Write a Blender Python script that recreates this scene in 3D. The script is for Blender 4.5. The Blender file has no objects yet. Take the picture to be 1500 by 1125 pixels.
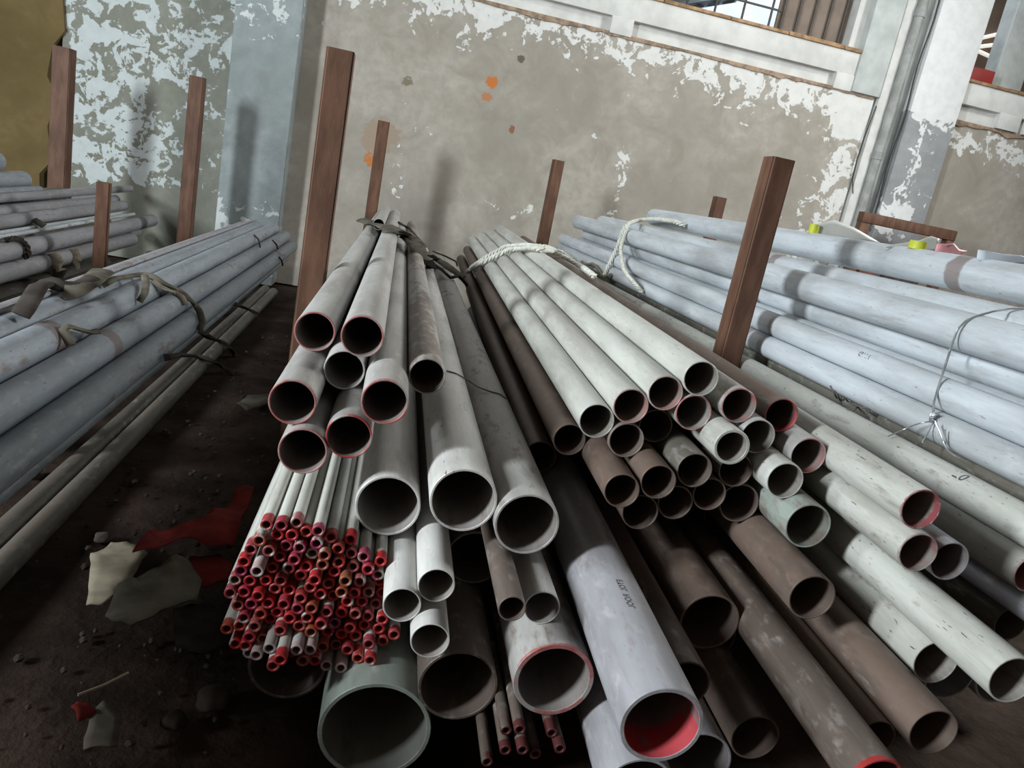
import bpy, bmesh, math, random
from mathutils import Vector, Matrix, noise as mnoise

S = bpy.context.scene
COL = S.collection
random.seed(7)
H = 1.5                                   # eye height above the floor, metres
F_PX = 1100.0
# ------------------------------------------------------------------ camera
ROLL, PITCH, YAW = math.radians(11.2), math.radians(14.0), math.radians(9.0)
fwd = Vector((math.sin(YAW)*math.cos(PITCH), math.cos(YAW)*math.cos(PITCH), -math.sin(PITCH)))
r0 = Vector((math.cos(YAW), -math.sin(YAW), 0)); u0 = r0.cross(fwd)
cam_r = r0*math.cos(ROLL) + u0*math.sin(ROLL)
cam_u = -r0*math.sin(ROLL) + u0*math.cos(ROLL)
cd = bpy.data.cameras.new('camera'); cam = bpy.data.objects.new('camera', cd); COL.objects.link(cam)
cd.sensor_fit = 'HORIZONTAL'; cd.sensor_width = 36.0; cd.lens = 36.0*F_PX/1500.0; cd.clip_start = .02
cam.matrix_world = Matrix(((cam_r.x, cam_u.x, -fwd.x, 0), (cam_r.y, cam_u.y, -fwd.y, 0), (cam_r.z, cam_u.z, -fwd.z, H), (0, 0, 0, 1)))
S.camera = cam
# ------------------------------------------------------------------ light and exposure
S.view_settings.view_transform = 'Standard'; S.view_settings.look = 'None'
S.view_settings.gamma = 1.0; S.view_settings.use_curve_mapping = False
S.view_settings.exposure = -0.2
world = bpy.data.worlds.new('shed_air'); S.world = world; world.use_nodes = True
bg = world.node_tree.nodes['Background']
bg.inputs[0].default_value = (1.0, .80, .70, 1); bg.inputs[1].default_value = .05
# daylight enters through tall windows in the left hand wall of the shed
def window_light(direction, dist, w, h, power, target=(.4, 2.2, .9), col=(.90, .97, 1.0)):
    d = Vector(direction).normalized(); l = bpy.data.lights.new('window_daylight', 'AREA'); o = bpy.data.objects.new('window_daylight', l); COL.objects.link(o)
    l.shape = 'RECTANGLE'; l.size = w; l.size_y = h; l.energy = power; l.color = col
    o.location = Vector(target) - d*dist; o.rotation_euler = d.to_track_quat('-Z', 'Y').to_euler(); return o
window_light((1, .42, -.37), 9.0, 1.1, 2.6, 1400)
window_light((1, -.08, -.30), 9.0, .7, 2.2, 260)
# the bright upper opening on the right, and an added overhead fill for the back wall
window_light((-1, -.16, -.56), 8.0, 1.3, 2.0, 620, (.8, 3.0, 1.0), (.98, 1.0, .97))
sk = bpy.data.lights.new('overhead_fill', 'AREA'); sko = bpy.data.objects.new('overhead_fill', sk); COL.objects.link(sko)
sk.shape = 'RECTANGLE'; sk.size = 8.5; sk.size_y = 1.2; sk.energy = 200; sk.color = (.97, 1.0, .98)
sko.location = (5.6, 5.6, 6.4); sko.rotation_euler = (math.radians(24), 0, 0)
# open air beyond the upper opening
od = bpy.data.lights.new('open_air', 'AREA'); odo = bpy.data.objects.new('open_air', od); COL.objects.link(odo)
od.size = 2.5; od.energy = 260; od.color = (.85, .93, 1.0); odo.location = (4.2, 10.3, 7.0); odo.rotation_euler = (math.radians(38), 0, 0)

# ------------------------------------------------------------------ frames and helpers
AW = math.radians(2.5); cW, sW = math.cos(AW), math.sin(AW)
def Wp(x, y, z=0.0):                      # shed frame (walls, racks) -> world; z relative to the eye
    return Vector((cW*x - sW*y, sW*x + cW*y, z + H))
def toW(p): return Vector((cW*p.x + sW*p.y, -sW*p.x + cW*p.y, p.z))
def ray(x, y): return (fwd + cam_r*((x-750)/F_PX) - cam_u*((y-562.5)/F_PX))
def at_floor(x, y, z=0.0):
    r = ray(x, y); return Vector((0, 0, H)) + r*((z-H)/r.z)
def at_depth(x, y, d):                    # sight line cut at shed depth d
    r = ray(x, y); k = d/(-sW*r.x + cW*r.y); return Vector((0, 0, H)) + r*k

def mesh_obj(name, bm, mat, parent=None, loc=None, rotz=0.0, sharp=40):
    me = bpy.data.meshes.new(name); bm.normal_update(); bm.to_mesh(me); bm.free()
    if sharp:
        for p in me.polygons: p.use_smooth = True
        me.set_sharp_from_angle(angle=math.radians(sharp))
    for m in (mat if isinstance(mat, (list, tuple)) else [mat]): me.materials.append(m)
    o = bpy.data.objects.new(name, me); COL.objects.link(o)
    if parent: o.parent = parent
    if loc is not None: o.location = loc
    o.rotation_euler = (0, 0, rotz)
    return o
def tag(o, label, cat, group=None, kind=None):
    if label: o['label'] = label
    if cat: o['category'] = cat
    if group: o['group'] = group
    if kind: o['kind'] = kind
    return o
def struct(o): o['kind'] = 'structure'; return o
def empty(name, loc, rotz=0.0):
    o = bpy.data.objects.new(name, None); COL.objects.link(o); o.location = loc; o.rotation_euler = (0, 0, rotz)
    o.empty_display_size = .1; return o
def box(bm, x0, x1, y0, y1, z0, z1, bev=0.0, m=0):
    n0 = len(bm.verts)
    vs = [bm.verts.new((x, y, z)) for x in (x0, x1) for y in (y0, y1) for z in (z0, z1)]
    fs = [bm.faces.new([vs[i] for i in f]) for f in ((0,1,3,2),(4,6,7,5),(0,4,5,1),(2,3,7,6),(0,2,6,4),(1,5,7,3))]
    for f in fs: f.material_index = m
    if bev:
        es = {e for f in fs for e in f.edges}
        bmesh.ops.bevel(bm, geom=list(es), offset=bev, segments=2, affect='EDGES', profile=.5)
def prism(bm, poly, y0, y1):              # polygon in x,z extruded along y
    a = [bm.verts.new((x, y0, z)) for x, z in poly]; b = [bm.verts.new((x, y1, z)) for x, z in poly]
    bm.faces.new(a); bm.faces.new(b[::-1]); n = len(poly)
    for i in range(n): bm.faces.new((a[i], b[i], b[(i+1) % n], a[(i+1) % n]))
    bmesh.ops.recalc_face_normals(bm, faces=bm.faces)
def tube_path(bm, pts, r, seg=8, flat=1.0, cap=True, up=None):
    n = len(pts); rings = []; prev = None
    rad = r if callable(r) else (lambda i: r)
    for i, p in enumerate(pts):
        t = (pts[min(i+1, n-1)] - pts[max(i-1, 0)])
        if t.length < 1e-9: t = Vector((1, 0, 0))
        t.normalize()
        ref = up if up else (prev if prev else Vector((0, 0, 1)))
        if abs(t.dot(ref)) > .97: ref = Vector((1, 0, 0)) if abs(t.x) < .9 else Vector((0, 1, 0))
        b = t.cross(ref).normalized(); nn = b.cross(t).normalized(); prev = nn
        rr = rad(i)
        rings.append([bm.verts.new(p + b*(math.cos(a)*rr) + nn*(math.sin(a)*rr*flat)) for a in [2*math.pi*k/seg for k in range(seg)]])
    for i in range(n-1):
        for k in range(seg):
            bm.faces.new((rings[i][k], rings[i][(k+1) % seg], rings[i+1][(k+1) % seg], rings[i+1][k]))
    if cap: bm.faces.new(rings[0][::-1]); bm.faces.new(rings[-1])

# ------------------------------------------------------------------ node helpers
class NT:
    def __init__(s, name, rough=.6, spec=.3):
        s.m = bpy.data.materials.new(name); s.m.use_nodes = True; s.t = s.m.node_tree
        s.b = s.t.nodes['Principled BSDF']; s.b.inputs['Roughness'].default_value = rough
        s.b.inputs['Specular IOR Level'].default_value = spec
    def n(s, t, **k):
        x = s.t.nodes.new(t)
        for a, v in k.items(): setattr(x, a, v)
        return x
    def l(s, a, b): s.t.links.new(a, b)
    def put(s, sock, v):
        if hasattr(v, 'default_value') or hasattr(v, 'links'): s.l(v, sock)
        else: sock.default_value = v
    def math(s, op, a, b=0.0, c=None, clamp=False):
        x = s.n('ShaderNodeMath', operation=op, use_clamp=clamp); s.put(x.inputs[0], a); s.put(x.inputs[1], b)
        if c is not None: s.put(x.inputs[2], c)
        return x.outputs[0]
    def ramp(s, v, a, b, lo=0.0, hi=1.0):
        x = s.n('ShaderNodeMapRange', interpolation_type='SMOOTHSTEP')
        s.put(x.inputs[0], v); s.put(x.inputs[1], a); s.put(x.inputs[2], b); s.put(x.inputs[3], lo); s.put(x.inputs[4], hi)
        return x.outputs[0]
    def mix(s, f, a, b, mode='MIX'):
        x = s.n('ShaderNodeMix', data_type='RGBA', blend_type=mode); s.put(x.inputs[0], f)
        for i, v in ((6, a), (7, b)):
            if isinstance(v, tuple): v = (*v, 1)[:4]
            s.put(x.inputs[i], v)
        return x.outputs[2]
    def noise(s, vec, scale, detail=4, rough=.55, dist=0.0):
        x = s.n('ShaderNodeTexNoise'); s.l(vec, x.inputs['Vector']); x.inputs['Scale'].default_value = scale
        x.inputs['Detail'].default_value = detail; x.inputs['Roughness'].default_value = rough; x.inputs['Distortion'].default_value = dist
        return x.outputs[0]
    def objco(s, stretch=None, rnd=True):
        v = s.n('ShaderNodeTexCoord').outputs['Object']
        if stretch:
            x = s.n('ShaderNodeVectorMath', operation='MULTIPLY'); s.l(v, x.inputs[0]); x.inputs[1].default_value = stretch; v = x.outputs[0]
        if rnd:
            r = s.n('ShaderNodeObjectInfo').outputs['Random']
            c = s.n('ShaderNodeCombineXYZ'); k = s.math('MULTIPLY', r, 37.0)
            for i in range(3): s.l(k, c.inputs[i])
            x = s.n('ShaderNodeVectorMath', operation='ADD'); s.l(v, x.inputs[0]); s.l(c.outputs[0], x.inputs[1]); v = x.outputs[0]
        return v
    def attr(s, name, out='Fac'):
        x = s.n('ShaderNodeAttribute', attribute_type='OBJECT'); x.attribute_name = name; return x.outputs[out]
    def bump(s, h, strength=.3, dist=.01):
        x = s.n('ShaderNodeBump'); x.inputs['Strength'].default_value = strength; x.inputs['Distance'].default_value = dist
        s.l(h, x.inputs['Height']); s.l(x.outputs[0], s.b.inputs['Normal'])
    def done(s, col):
        s.put(s.b.inputs['Base Color'], col if not isinstance(col, tuple) else (*col, 1)); return s.m

def plain(name, col, rough=.6, spec=.3, var=.25, scale=12.0, dark=None, metal=0.0):
    t = NT(name, rough, spec); v = t.objco(); n = t.noise(v, scale, 5)
    lo = tuple(c*(1-var) for c in col) if dark is None else dark; hi = tuple(min(1, c*(1+var)) for c in col)
    t.b.inputs['Metallic'].default_value = metal
    t.bump(n, .25, .004)
    return t.done(t.mix(t.ramp(n, .3, .7), lo, hi))

def pipe_material():
    t = NT('mill_pipe', .5, .4)
    co = t.objco(None, False); sx = t.n('ShaderNodeSeparateXYZ'); t.l(co, sx.inputs[0]); y = sx.outputs['Y']
    v1 = t.objco((9, 1.3, 9)); v2 = t.objco((30, 14, 30)); v3 = t.objco((130, 26, 130)); v4 = t.objco((22, 3.5, 22))
    n1 = t.noise(v1, 1.0, 6, .68); n2 = t.noise(v2, 1.0, 3, .6); n3 = t.noise(v3, 1.0, 3, .55); n4 = t.noise(v4, 1.0, 7, .72, .8)
    tone = t.attr('tone', 'Color'); dust = t.attr('dust'); specks = t.attr('specks')
    col = t.mix(t.ramp(n1, .3, .7), t.mix(1.0, tone, (.66, .64, .62), 'MULTIPLY'), tone)
    col = t.mix(t.math('MULTIPLY', t.ramp(n2, .52, .75), .35), col, (.60, .60, .60))
    dm = t.math('MULTIPLY', t.ramp(t.math('ADD', n1, t.math('MULTIPLY', t.math('SUBTRACT', n2, .5), .5)), t.math('SUBTRACT', .80, dust), t.math('SUBTRACT', 1.0, dust)), .8)
    col = t.mix(dm, col, (.155, .108, .085))
    col = t.mix(t.math('MULTIPLY', t.ramp(n4, .55, .68), t.math('MULTIPLY', specks, .65)), col, (.22, .185, .16))
    col = t.mix(t.math('MULTIPLY', t.ramp(n4, .42, .30), t.math('MULTIPLY', specks, .35)), col, (.66, .66, .66))
    sp = t.math('MULTIPLY', t.ramp(n3, .665, .72), specks)
    col = t.mix(sp, col, (.07, .065, .06))
    for k in ('band_a', 'band_b'):        # brown rings; those by the wide post paint in its shadow
        d = t.math('ABSOLUTE', t.math('SUBTRACT', y, t.attr(k)))
        wob = t.math('ADD', d, t.math('MULTIPLY', t.math('SUBTRACT', n2, .5), .03))
        col = t.mix(t.ramp(wob, .035, .05, .72, 0.0), col, (.17, .115, .10))
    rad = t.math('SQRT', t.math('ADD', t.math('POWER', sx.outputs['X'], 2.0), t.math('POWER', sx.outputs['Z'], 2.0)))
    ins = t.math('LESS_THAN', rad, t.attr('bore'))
    col = t.mix(t.math('MULTIPLY', ins, .6), col, (.10, .075, .065))   # bore shade painted in as a darker brown
    red = t.math('ADD', t.attr('red'), t.math('MULTIPLY', ins, t.math('SUBTRACT', t.attr('red_in'), t.attr('red')))); wob = t.math('ADD', y, t.math('MULTIPLY', t.math('SUBTRACT', n1, .5), .05))
    rm = t.math('MULTIPLY', t.ramp(wob, t.math('MULTIPLY', red, .6), red, 1.0, 0.0), t.math('MULTIPLY', t.ramp(t.math('ADD', n1, t.math('MULTIPLY', n2, .4)), .55, .75), t.attr('red_cover')), clamp=True)
    rm = t.math('MULTIPLY', rm, t.math('GREATER_THAN', red, 0.0))
    col = t.mix(rm, col, t.attr('red_tone', 'Color'))
    t.bump(n2, .12, .003)
    t.put(t.b.inputs['Metallic'], t.attr('metal'))
    t.put(t.b.inputs['Roughness'], t.math('ADD', .34, t.math('MULTIPLY', n1, .3)))
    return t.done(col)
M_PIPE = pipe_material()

def rust_post():
    t = NT('rust_brown_paint', .62, .3); v = t.objco((6, 6, 1.5)); n = t.noise(v, 3, 6); n2 = t.noise(v, 22, 4)
    c = t.mix(t.ramp(n, .35, .7), (.090, .043, .027), (.145, .074, .046))
    c = t.mix(t.ramp(n2, .68, .76, 0, .5), c, (.33, .25, .2)); t.bump(n2, .2, .004)
    return t.done(c)
M_POST = rust_post()

def wall_material(name, base_a, base_b, paint, terms, bias=.0, rust=None, scale=4.6):
    """peeling limewash over bare render; terms are zones (x0, x1, z0, z1, soft, amount) in shed metres"""
    t = NT(name, .9, .15)
    v = t.objco(None, False); sx = t.n('ShaderNodeSeparateXYZ'); t.l(v, sx.inputs[0]); X, Z = sx.outputs['X'], sx.outputs['Z']
    big = t.noise(v, .8, 5, .6, .3); fine = t.noise(v, 9, 6, .6); peel = t.noise(v, scale, 7, .6, .9); peel2 = t.noise(v, scale*3.2, 5, .6, .5)
    mid = t.noise(v, 2.6, 6, .65, .6)
    c = t.mix(t.ramp(big, .35, .65), base_a, base_b)
    c = t.mix(t.ramp(mid, .45, .72, 0, .7), c, tuple(k*.62*q for k, q in zip(base_a, (1.0, .96, .88))))
    c = t.mix(t.ramp(mid, .48, .28, 0, .35), c, tuple(min(1, k*1.25) for k in base_a))
    c = t.mix(t.ramp(fine, .35, .7, 0, .6), c, tuple(k*.72 for k in base_a))
    zone = t.math('ADD', bias, 0.0)
    for (x0, x1, z0, z1, s, a) in terms:
        w = t.math('MULTIPLY', t.math('MULTIPLY', t.ramp(X, x0-s, x0+s), t.ramp(X, x1-s, x1+s, 1, 0)), t.math('MULTIPLY', t.ramp(Z, z0-s, z0+s), t.ramp(Z, z1-s, z1+s, 1, 0)))
        zone = t.math('ADD', zone, t.math('MULTIPLY', w, a))
    f = t.math('ADD', t.math('ADD', t.math('MULTIPLY', peel, .7), t.math('MULTIPLY', peel2, .3)), zone)
    mask = t.ramp(f, .60, .625)
    if rust:
        for (x, z, r, cc) in rust:
            d = t.math('SQRT', t.math('ADD', t.math('POWER', t.math('SUBTRACT', X, x), 2.0), t.math('POWER', t.math('SUBTRACT', Z, z), 2.0)))
            d = t.math('ADD', d, t.math('MULTIPLY', t.math('SUBTRACT', peel2, .5), r*2.2))
            c = t.mix(t.ramp(d, r*.7, r, 1, 0), c, cc)
    pc = t.mix(t.ramp(fine, .35, .7, 0, .5), paint, tuple(k*.8 for k in paint))
    c = t.mix(mask, c, pc)
    h = t.math('ADD', t.math('MULTIPLY', mask, .6), t.math('MULTIPLY', fine, .4)); t.bump(h, .5, .012)
    return t.done(c)

# ------------------------------------------------------------------ the shed
RW = AW
ORG = Vector((0, 0, H))                   # wall meshes are written in shed metres about the eye
D = 9.0
def wall_piece(name, mat, boxes, parent=None, bev=0):
    bm = bmesh.new()
    for b in boxes: box(bm, *b, bev)
    return mesh_obj(name, bm, mat, parent, ORG if not parent else None, RW if not parent else 0, 40)
M_WALL = wall_material('bare_render_wall', (.415, .383, .338), (.31, .284, .242), (.70, .70, .68),
    [(6.6, 10.6, 1.5, 2.2, .22, .15), (-1, 5.7, 1.55, 2.2, .28, .19), (5.1, 5.8, -.5, 2.1, .22, .17), (4.2, 5.2, -.4, .35, .25, .10), (2.55, 2.75, -.1, .75, .12, .15), (1.1, 2.0, -.3, -.05, .1, .10), (-.05, .15, -.3, .5, .1, .13)],
    -.05, [(.93, 1.15, .07, (.50, .17, .05)), (.90, .98, .06, (.42, .2, .10)), (-.28, .08, .09, (.48, .18, .06)), (1.25, .7, .05, (.25, .12, .08)), (1.2, 1.45, .05, (.13, .12, .09)), (0, .95, .06, (.2, .18, .13)), (-.2, .3, .22, (.33, .26, .2))])
M_WALL_L = wall_material('peeling_white_wall', (.27, .28, .24), (.22, .225, .19), (.55, .60, .60), [(-3.6, -2.5, -1.5, 3, .4, .04), (-2.3, -1.8, -1, .5, .3, -.05), (-3.6, -1.8, -1.6, -.75, .15, -.2)], .085, None, 5.0)
M_OCHRE = wall_material('bare_ochre_wall', (.19, .14, .062), (.12, .088, .036), (.36, .30, .18), [(-3.62, -3.4, -1, 2, .05, .06)], -.06)
M_COLUMN = wall_material('grey_column', (.33, .37, .38), (.27, .31, .31), (.62, .66, .66), [(-2, -1.1, 1.0, 2, .15, .13), (-2, -1.75, -1, .5, .06, .14), (-2, -1.1, -1.5, -.62, .12, .14)], -.06, None, 5.5)
M_PILLAR = wall_material('painted_pillar', (.36, .37, .38), (.30, .31, .32), (.74, .75, .75), [(5.9, 6.8, 1.85, 5, .2, .35), (6.1, 6.6, .5, 1.9, .15, .13), (5.9, 6.5, .3, .8, .1, .12)], -.04, None, 5.0)
M_PALE = plain('pale_plaster', (.62, .62, .60), .85, .15, .10, 5)
M_STRIP = plain('greyed_plaster', (.50, .53, .52), .85, .15, .12, 5)
M_EDGE = plain('broken_render_edge', (.30, .22, .16), .9, .1, .35, 14)
M_SILL = plain('rusty_sill_edge', (.36, .23, .13), .8, .2, .35, 10)
M_IRON = plain('black_iron', (.035, .033, .035), .5, .4, .2, 20)

def floor_mat():
    t = NT('dark_earth', .95, .1); v = t.objco(None, False); n = t.noise(v, 2.2, 7, .65); n2 = t.noise(v, 24, 4)
    c = t.mix(t.ramp(n, .35, .7), (.022, .015, .011), (.062, .041, .032)); c = t.mix(t.ramp(n2, .62, .75, 0, .4), c, (.075, .06, .05))
    t.bump(t.math('ADD', n, t.math('MULTIPLY', n2, .4)), .7, .03); return t.done(c)
bm = bmesh.new(); bmesh.ops.create_grid(bm, x_segments=60, y_segments=60, size=1)
for v in bm.verts:
    v.co.x = v.co.x*7.5 + 2; v.co.y = v.co.y*6.5 + 4.2
    v.co.z = .02*mnoise.noise(v.co*1.7) - .02
for v in bm.verts: v.co.z = min(v.co.z, -.001)
struct(mesh_obj('floor', bm, floor_mat(), None, (0, 0, 0), RW))

struct(wall_piece('wall_back', M_WALL, [(-1.35, 5.57, D, D+.28, -1.5, 1.93)]))
struct(wall_piece('wall_left', M_WALL_L, [(-3.50, -1.80, D, D+.28, -1.5, 4.2)]))
bm = bmesh.new()                          # ochre wall with a broken render edge standing proud of the white
edge = [(-3.50, 4.2), (-3.46, 2.2), (-3.43, 1.4), (-3.50, 1.0), (-3.47, .72), (-3.58, .55), (-3.62, .25), (-3.52, .05), (-3.60, -.25), (-3.55, -.6), (-3.66, -.75), (-3.62, -1.5)]
prism(bm, [(-6.2, -1.5), (-6.2, 4.2)] + edge, D-.035, D+.3)
struct(mesh_obj('wall_far_left', bm, M_OCHRE, None, ORG, RW))
bm = bmesh.new(); box(bm, -1.80, -1.145, D-.30, D+.1, -1.5, 4.2, .012)
struct(mesh_obj('trim_1', bm, M_COLUMN, None, ORG, RW))
# ragged line of brown render where the wall meets the spandrel
bm = bmesh.new(); rnd = random.Random(3); top = []; bot = []
xs = [-1.2 + i*.11 for i in range(62)]
xs = [-1.2 + i*.05 for i in range(136)]
poly = [(x, 1.955) for x in xs] + [(x, 1.915 + .030*mnoise.noise(Vector((x*1.1, 0, 0))) + .022*mnoise.noise(Vector((x*9, 5, 0)))) for x in reversed(xs)]
prism(bm, poly, D-.018, D+.05); struct(mesh_obj('trim_2', bm, M_EDGE, None, ORG, RW))
# spandrel: recessed lower panels between blocks, a proud beam, the rusty sill
def spandrel(n, x0, x1, blocks):
    root = struct(empty('trim_%d' % n, ORG, RW))
    wall_piece('beam', M_PALE, [(x0, x1, D-.02, D+.3, 2.115, 2.37)], root, .006)
    ed = [x0] + [b for bb in blocks for b in bb] + [x1]
    for i in range(0, len(ed), 2):
        if ed[i+1]-ed[i] > .05: wall_piece('panel', M_PALE, [(ed[i], ed[i+1], D+.06, D+.3, 1.93, 2.115)], root)
    for b in blocks: wall_piece('block', M_PALE, [(b[0], b[1], D-.03, D+.3, 1.935, 2.12)], root, .006)
    x = x0
    while x < x1-.05:
        L = min(rnd.uniform(.45, .9), x1-x); wall_piece('sill_strip', M_SILL, [(x+.006, x+L-.006, D-.045, D+.3, 2.37, 2.408+rnd.uniform(-.006, .006))], root, .004); x += L
    return root
spandrel(3, -1.14, 5.22, [(.1, .36), (2.14, 2.40), (4.98, 5.22)])
wall_piece('wall_above_left', M_PALE, [(-1.14, 1.6, D+.02, D+.3, 2.41, 4.2)])['kind'] = 'structure'
M_REARW = plain('rear_block_dark', (.12, .085, .065), .9, .1, .2, 2)
struct(wall_piece('wall_rear_block', M_REARW, [(-7.0, 10.5, -2.75, -2.5, -1.5, 5.5)]))  # unseen wall added behind the camera to keep ambient light off the pipe mouths
# piers and pillar on the right
struct(wall_piece('trim_4', M_STRIP, [(5.22, 5.60, D-.05, D+.3, 1.945, 4.4)], None, .008))
struct(wall_piece('trim_5', M_PALE, [(5.62, 5.75, D-.02, D+.3, -1.5, 4.4)], None, .006))
struct(wall_piece('trim_6', M_STRIP, [(5.57, 6.05, D+.06, D+.34, -1.5, 4.4)]))
struct(wall_piece('trim_7', M_PILLAR, [(6.02, 6.68, D-.10, D+.3, -1.5, 4.4)], None, .012))
struct(wall_piece('wall_right', M_WALL, [(6.66, 10.5, D+.02, D+.3, -1.5, 1.90)]))
spandrel(8, 6.68, 10.5, [(7.30, 7.62), (7.70, 8.0), (9.4, 9.7)])
bm = bmesh.new()
poly = [(6.68+i*.12, 1.93) for i in range(31)] + [(6.68+i*.12, 1.87+rnd.uniform(-.03, .03)) for i in range(30, -1, -1)]
prism(bm, poly, D, D+.05); struct(mesh_obj('trim_9', bm, M_EDGE, None, ORG, RW))
# drainpipe with clips and a thin cable
dp = empty('drainpipe', Wp(5.80, D-.05, -1.5), RW); tag(dp, 'grey vertical drainpipe in the corner left of the peeling pillar', 'pipe')
bm = bmesh.new(); tube_path(bm, [Vector((0, 0, z)) for z in (0, 1.2, 2.4, 3.6, 5.9)], .058, 20); M_DRAIN = plain('grey_drain', (.30, .31, .30), .5, .4, .2, 6); mesh_obj('shaft', bm, M_DRAIN, dp)
for z in (1.0, 2.75, 4.4):
    bm = bmesh.new(); tube_path(bm, [Vector((0, 0, z)), Vector((0, 0, z+.09))], .066, 20); mesh_obj('collar', bm, M_DRAIN, dp)
bm = bmesh.new(); tube_path(bm, [Vector((.20+.015*math.sin(i), -.02, 1.9+i*.18)) for i in range(18)], .009, 8); cb = mesh_obj('cable', bm, M_IRON, None, Wp(5.78, D-.04, -1.5), RW); tag(cb, 'thin dark cable running up beside the drainpipe', 'cable')
bm = bmesh.new(); pts = [(5.60, 1.85), (5.57, 1.5), (5.55, 1.2), (5.575, .95), (5.63, .8)]
tube_path(bm, [Vector((x-5.6, 0, z)) for x, z in pts], .006, 8); cb = mesh_obj('wire', bm, M_IRON, None, Wp(5.6, D-.035, 0), RW); tag(cb, 'thin bowed wire on the white wall end left of the drainpipe', 'wire')
# railing in the upper opening
rl = empty('window_railing', Wp(3.3, D+.1, 2.41), RW); tag(rl, 'black iron railing on the sill of the upper opening', 'railing')
bm = bmesh.new(); box(bm, -1.7, 1.88, -.012, .012, 0, .03); mesh_obj('bottom_rail', bm, M_IRON, rl)
bm = bmesh.new(); box(bm, -1.7, .86, -.01, .01, .21, .23); mesh_obj('middle_rail', bm, M_IRON, rl)
bm = bmesh.new(); box(bm, -1.7, 1.88, -.015, .015, .95, .99); mesh_obj('top_rail', bm, M_IRON, rl)
for i in range(8):
    bm = bmesh.new(); box(bm, -.011, .011, -.009, .009, .03, .95); b = mesh_obj('bar', bm, M_IRON, rl); b.location = (-1.68 + i*.345, 0, 0)
# what stands beyond the openings
M_SHUT = plain('brown_sheet', (.21, .165, .135), .7, .3, .12, 6)
sh = empty('ribbed_screen', Wp(4.62, D+.22, 2.40), RW); tag(sh, 'brown ribbed sheet screen at the right of the upper opening', 'screen')
bm = bmesh.new(); box(bm, -.44, .46, .02, .05, .01, 1.4); mesh_obj('sheet', bm, M_SHUT, sh)
M_RIB = plain('dark_rib', (.09, .075, .065), .7, .3, .15, 8)
for i in range(5):
    bm = bmesh.new(); box(bm, -.014, .014, -.01, .02, .01, 1.4); b = mesh_obj('rib', bm, M_RIB, sh); b.location = (-.38+i*.195, 0, 0)
struct(wall_piece('trim_10', M_PALE, [(5.09, 5.24, D+.08, D+.4, 2.37, 4.2)]))
M_BLUEW = plain('far_white_panel', (.70, .76, .84), .6, .3, .10, 3); M_DARKB = plain('dark_far_roof', (.035, .03, .05), .8, .2, .3, 2)
tag(wall_piece('far_wall', M_BLUEW, [(2.2, 6.4, 12.4, 12.6, 1.5, 4.6)]), 'pale bluish wall of the next building seen through the railing', 'wall')
tag(wall_piece('dark_canopy', M_DARKB, [(-.8, 3.9, 10.6, 12.2, 3.30, 3.6)]), 'dark purple canopy seen through the upper opening', 'canopy')
st = empty('stair_flight', Wp(4.1, 11.4, 2.4), RW); tag(st, 'grey steel stair flight seen behind the railing bars', 'stairs')
M_STEELG = plain('stair_grey', (.22, .25, .27), .5, .4, .2, 6)
for yy in (-.3, .3):
    bm = bmesh.new(); prism(bm, [(-.9, .42), (-.9, .58), (.5, 1.10), (.5, .94)], yy-.02, yy+.02); mesh_obj('stringer', bm, M_STEELG, st)
for i in range(6):
    bm = bmesh.new(); box(bm, -.10, .10, -.3, .3, -.015, .015); b = mesh_obj('tread', bm, M_STEELG, st); b.location = (-.78+i*.23, 0, .53+i*.086)
# second opening, far right
M_BROWNW = plain('brown_back_wall', (.20, .145, .11), .8, .2, .15, 3)
tag(wall_piece('back_partition', M_BROWNW, [(6.4, 12.0, 11.0, 11.15, 1.9, 5.2)]), 'brown partition seen through the far right opening', 'wall')
tag(wall_piece('grey_pier', M_STRIP, [(7.36, 7.78, D+.35, D+.6, 2.41, 4.6)], None, .01), 'grey plastered pier inside the far right opening', 'pier')
tag(wall_piece('red_crate', plain('red_plastic', (.33, .035, .03), .5, .4, .12, 8), [(6.80, 7.20, D+.16, D+.32, 2.41, 2.61)], None, .02), 'red crate on the sill of the far right opening', 'crate')
em = NT('tube_light'); em.b.inputs['Emission Color'].default_value = (1, .95, .85, 1); em.b.inputs['Emission Strength'].default_value = .75; M_TUBE = em.done((.9, .88, .8))
for i, (za, zb) in enumerate(((3.42, 3.66), (3.32, 3.50), (3.36, 3.29))):
    bm = bmesh.new(); tube_path(bm, [Vector((-.25, 0, za)), Vector((.30, 0, zb))], .028, 10)
    o = mesh_obj('strip_light', bm, M_TUBE, None, Wp(8.24, 10.972, 0), RW)
    tag(o, ['glowing strip light, highest of three in the far right opening', 'glowing strip light, middle of three in the far right opening', 'glowing strip light, lowest of three in the far right opening'][i], 'light', 'strip lights beyond the far right opening')
rr2 = empty('low_railing', Wp(8.9, D+.1, 2.41), RW); tag(rr2, 'dark iron railing at the right end of the far right opening', 'railing')
bm = bmesh.new(); box(bm, -1.5, 1.3, -.012, .012, 0, .03); mesh_obj('bottom_rail', bm, M_IRON, rr2)
for i in range(5):
    bm = bmesh.new(); box(bm, -.011, .011, -.009, .009, .03, .95); b = mesh_obj('bar', bm, M_IRON, rr2); b.location = (-.95+i*.5, 0, 0)

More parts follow.
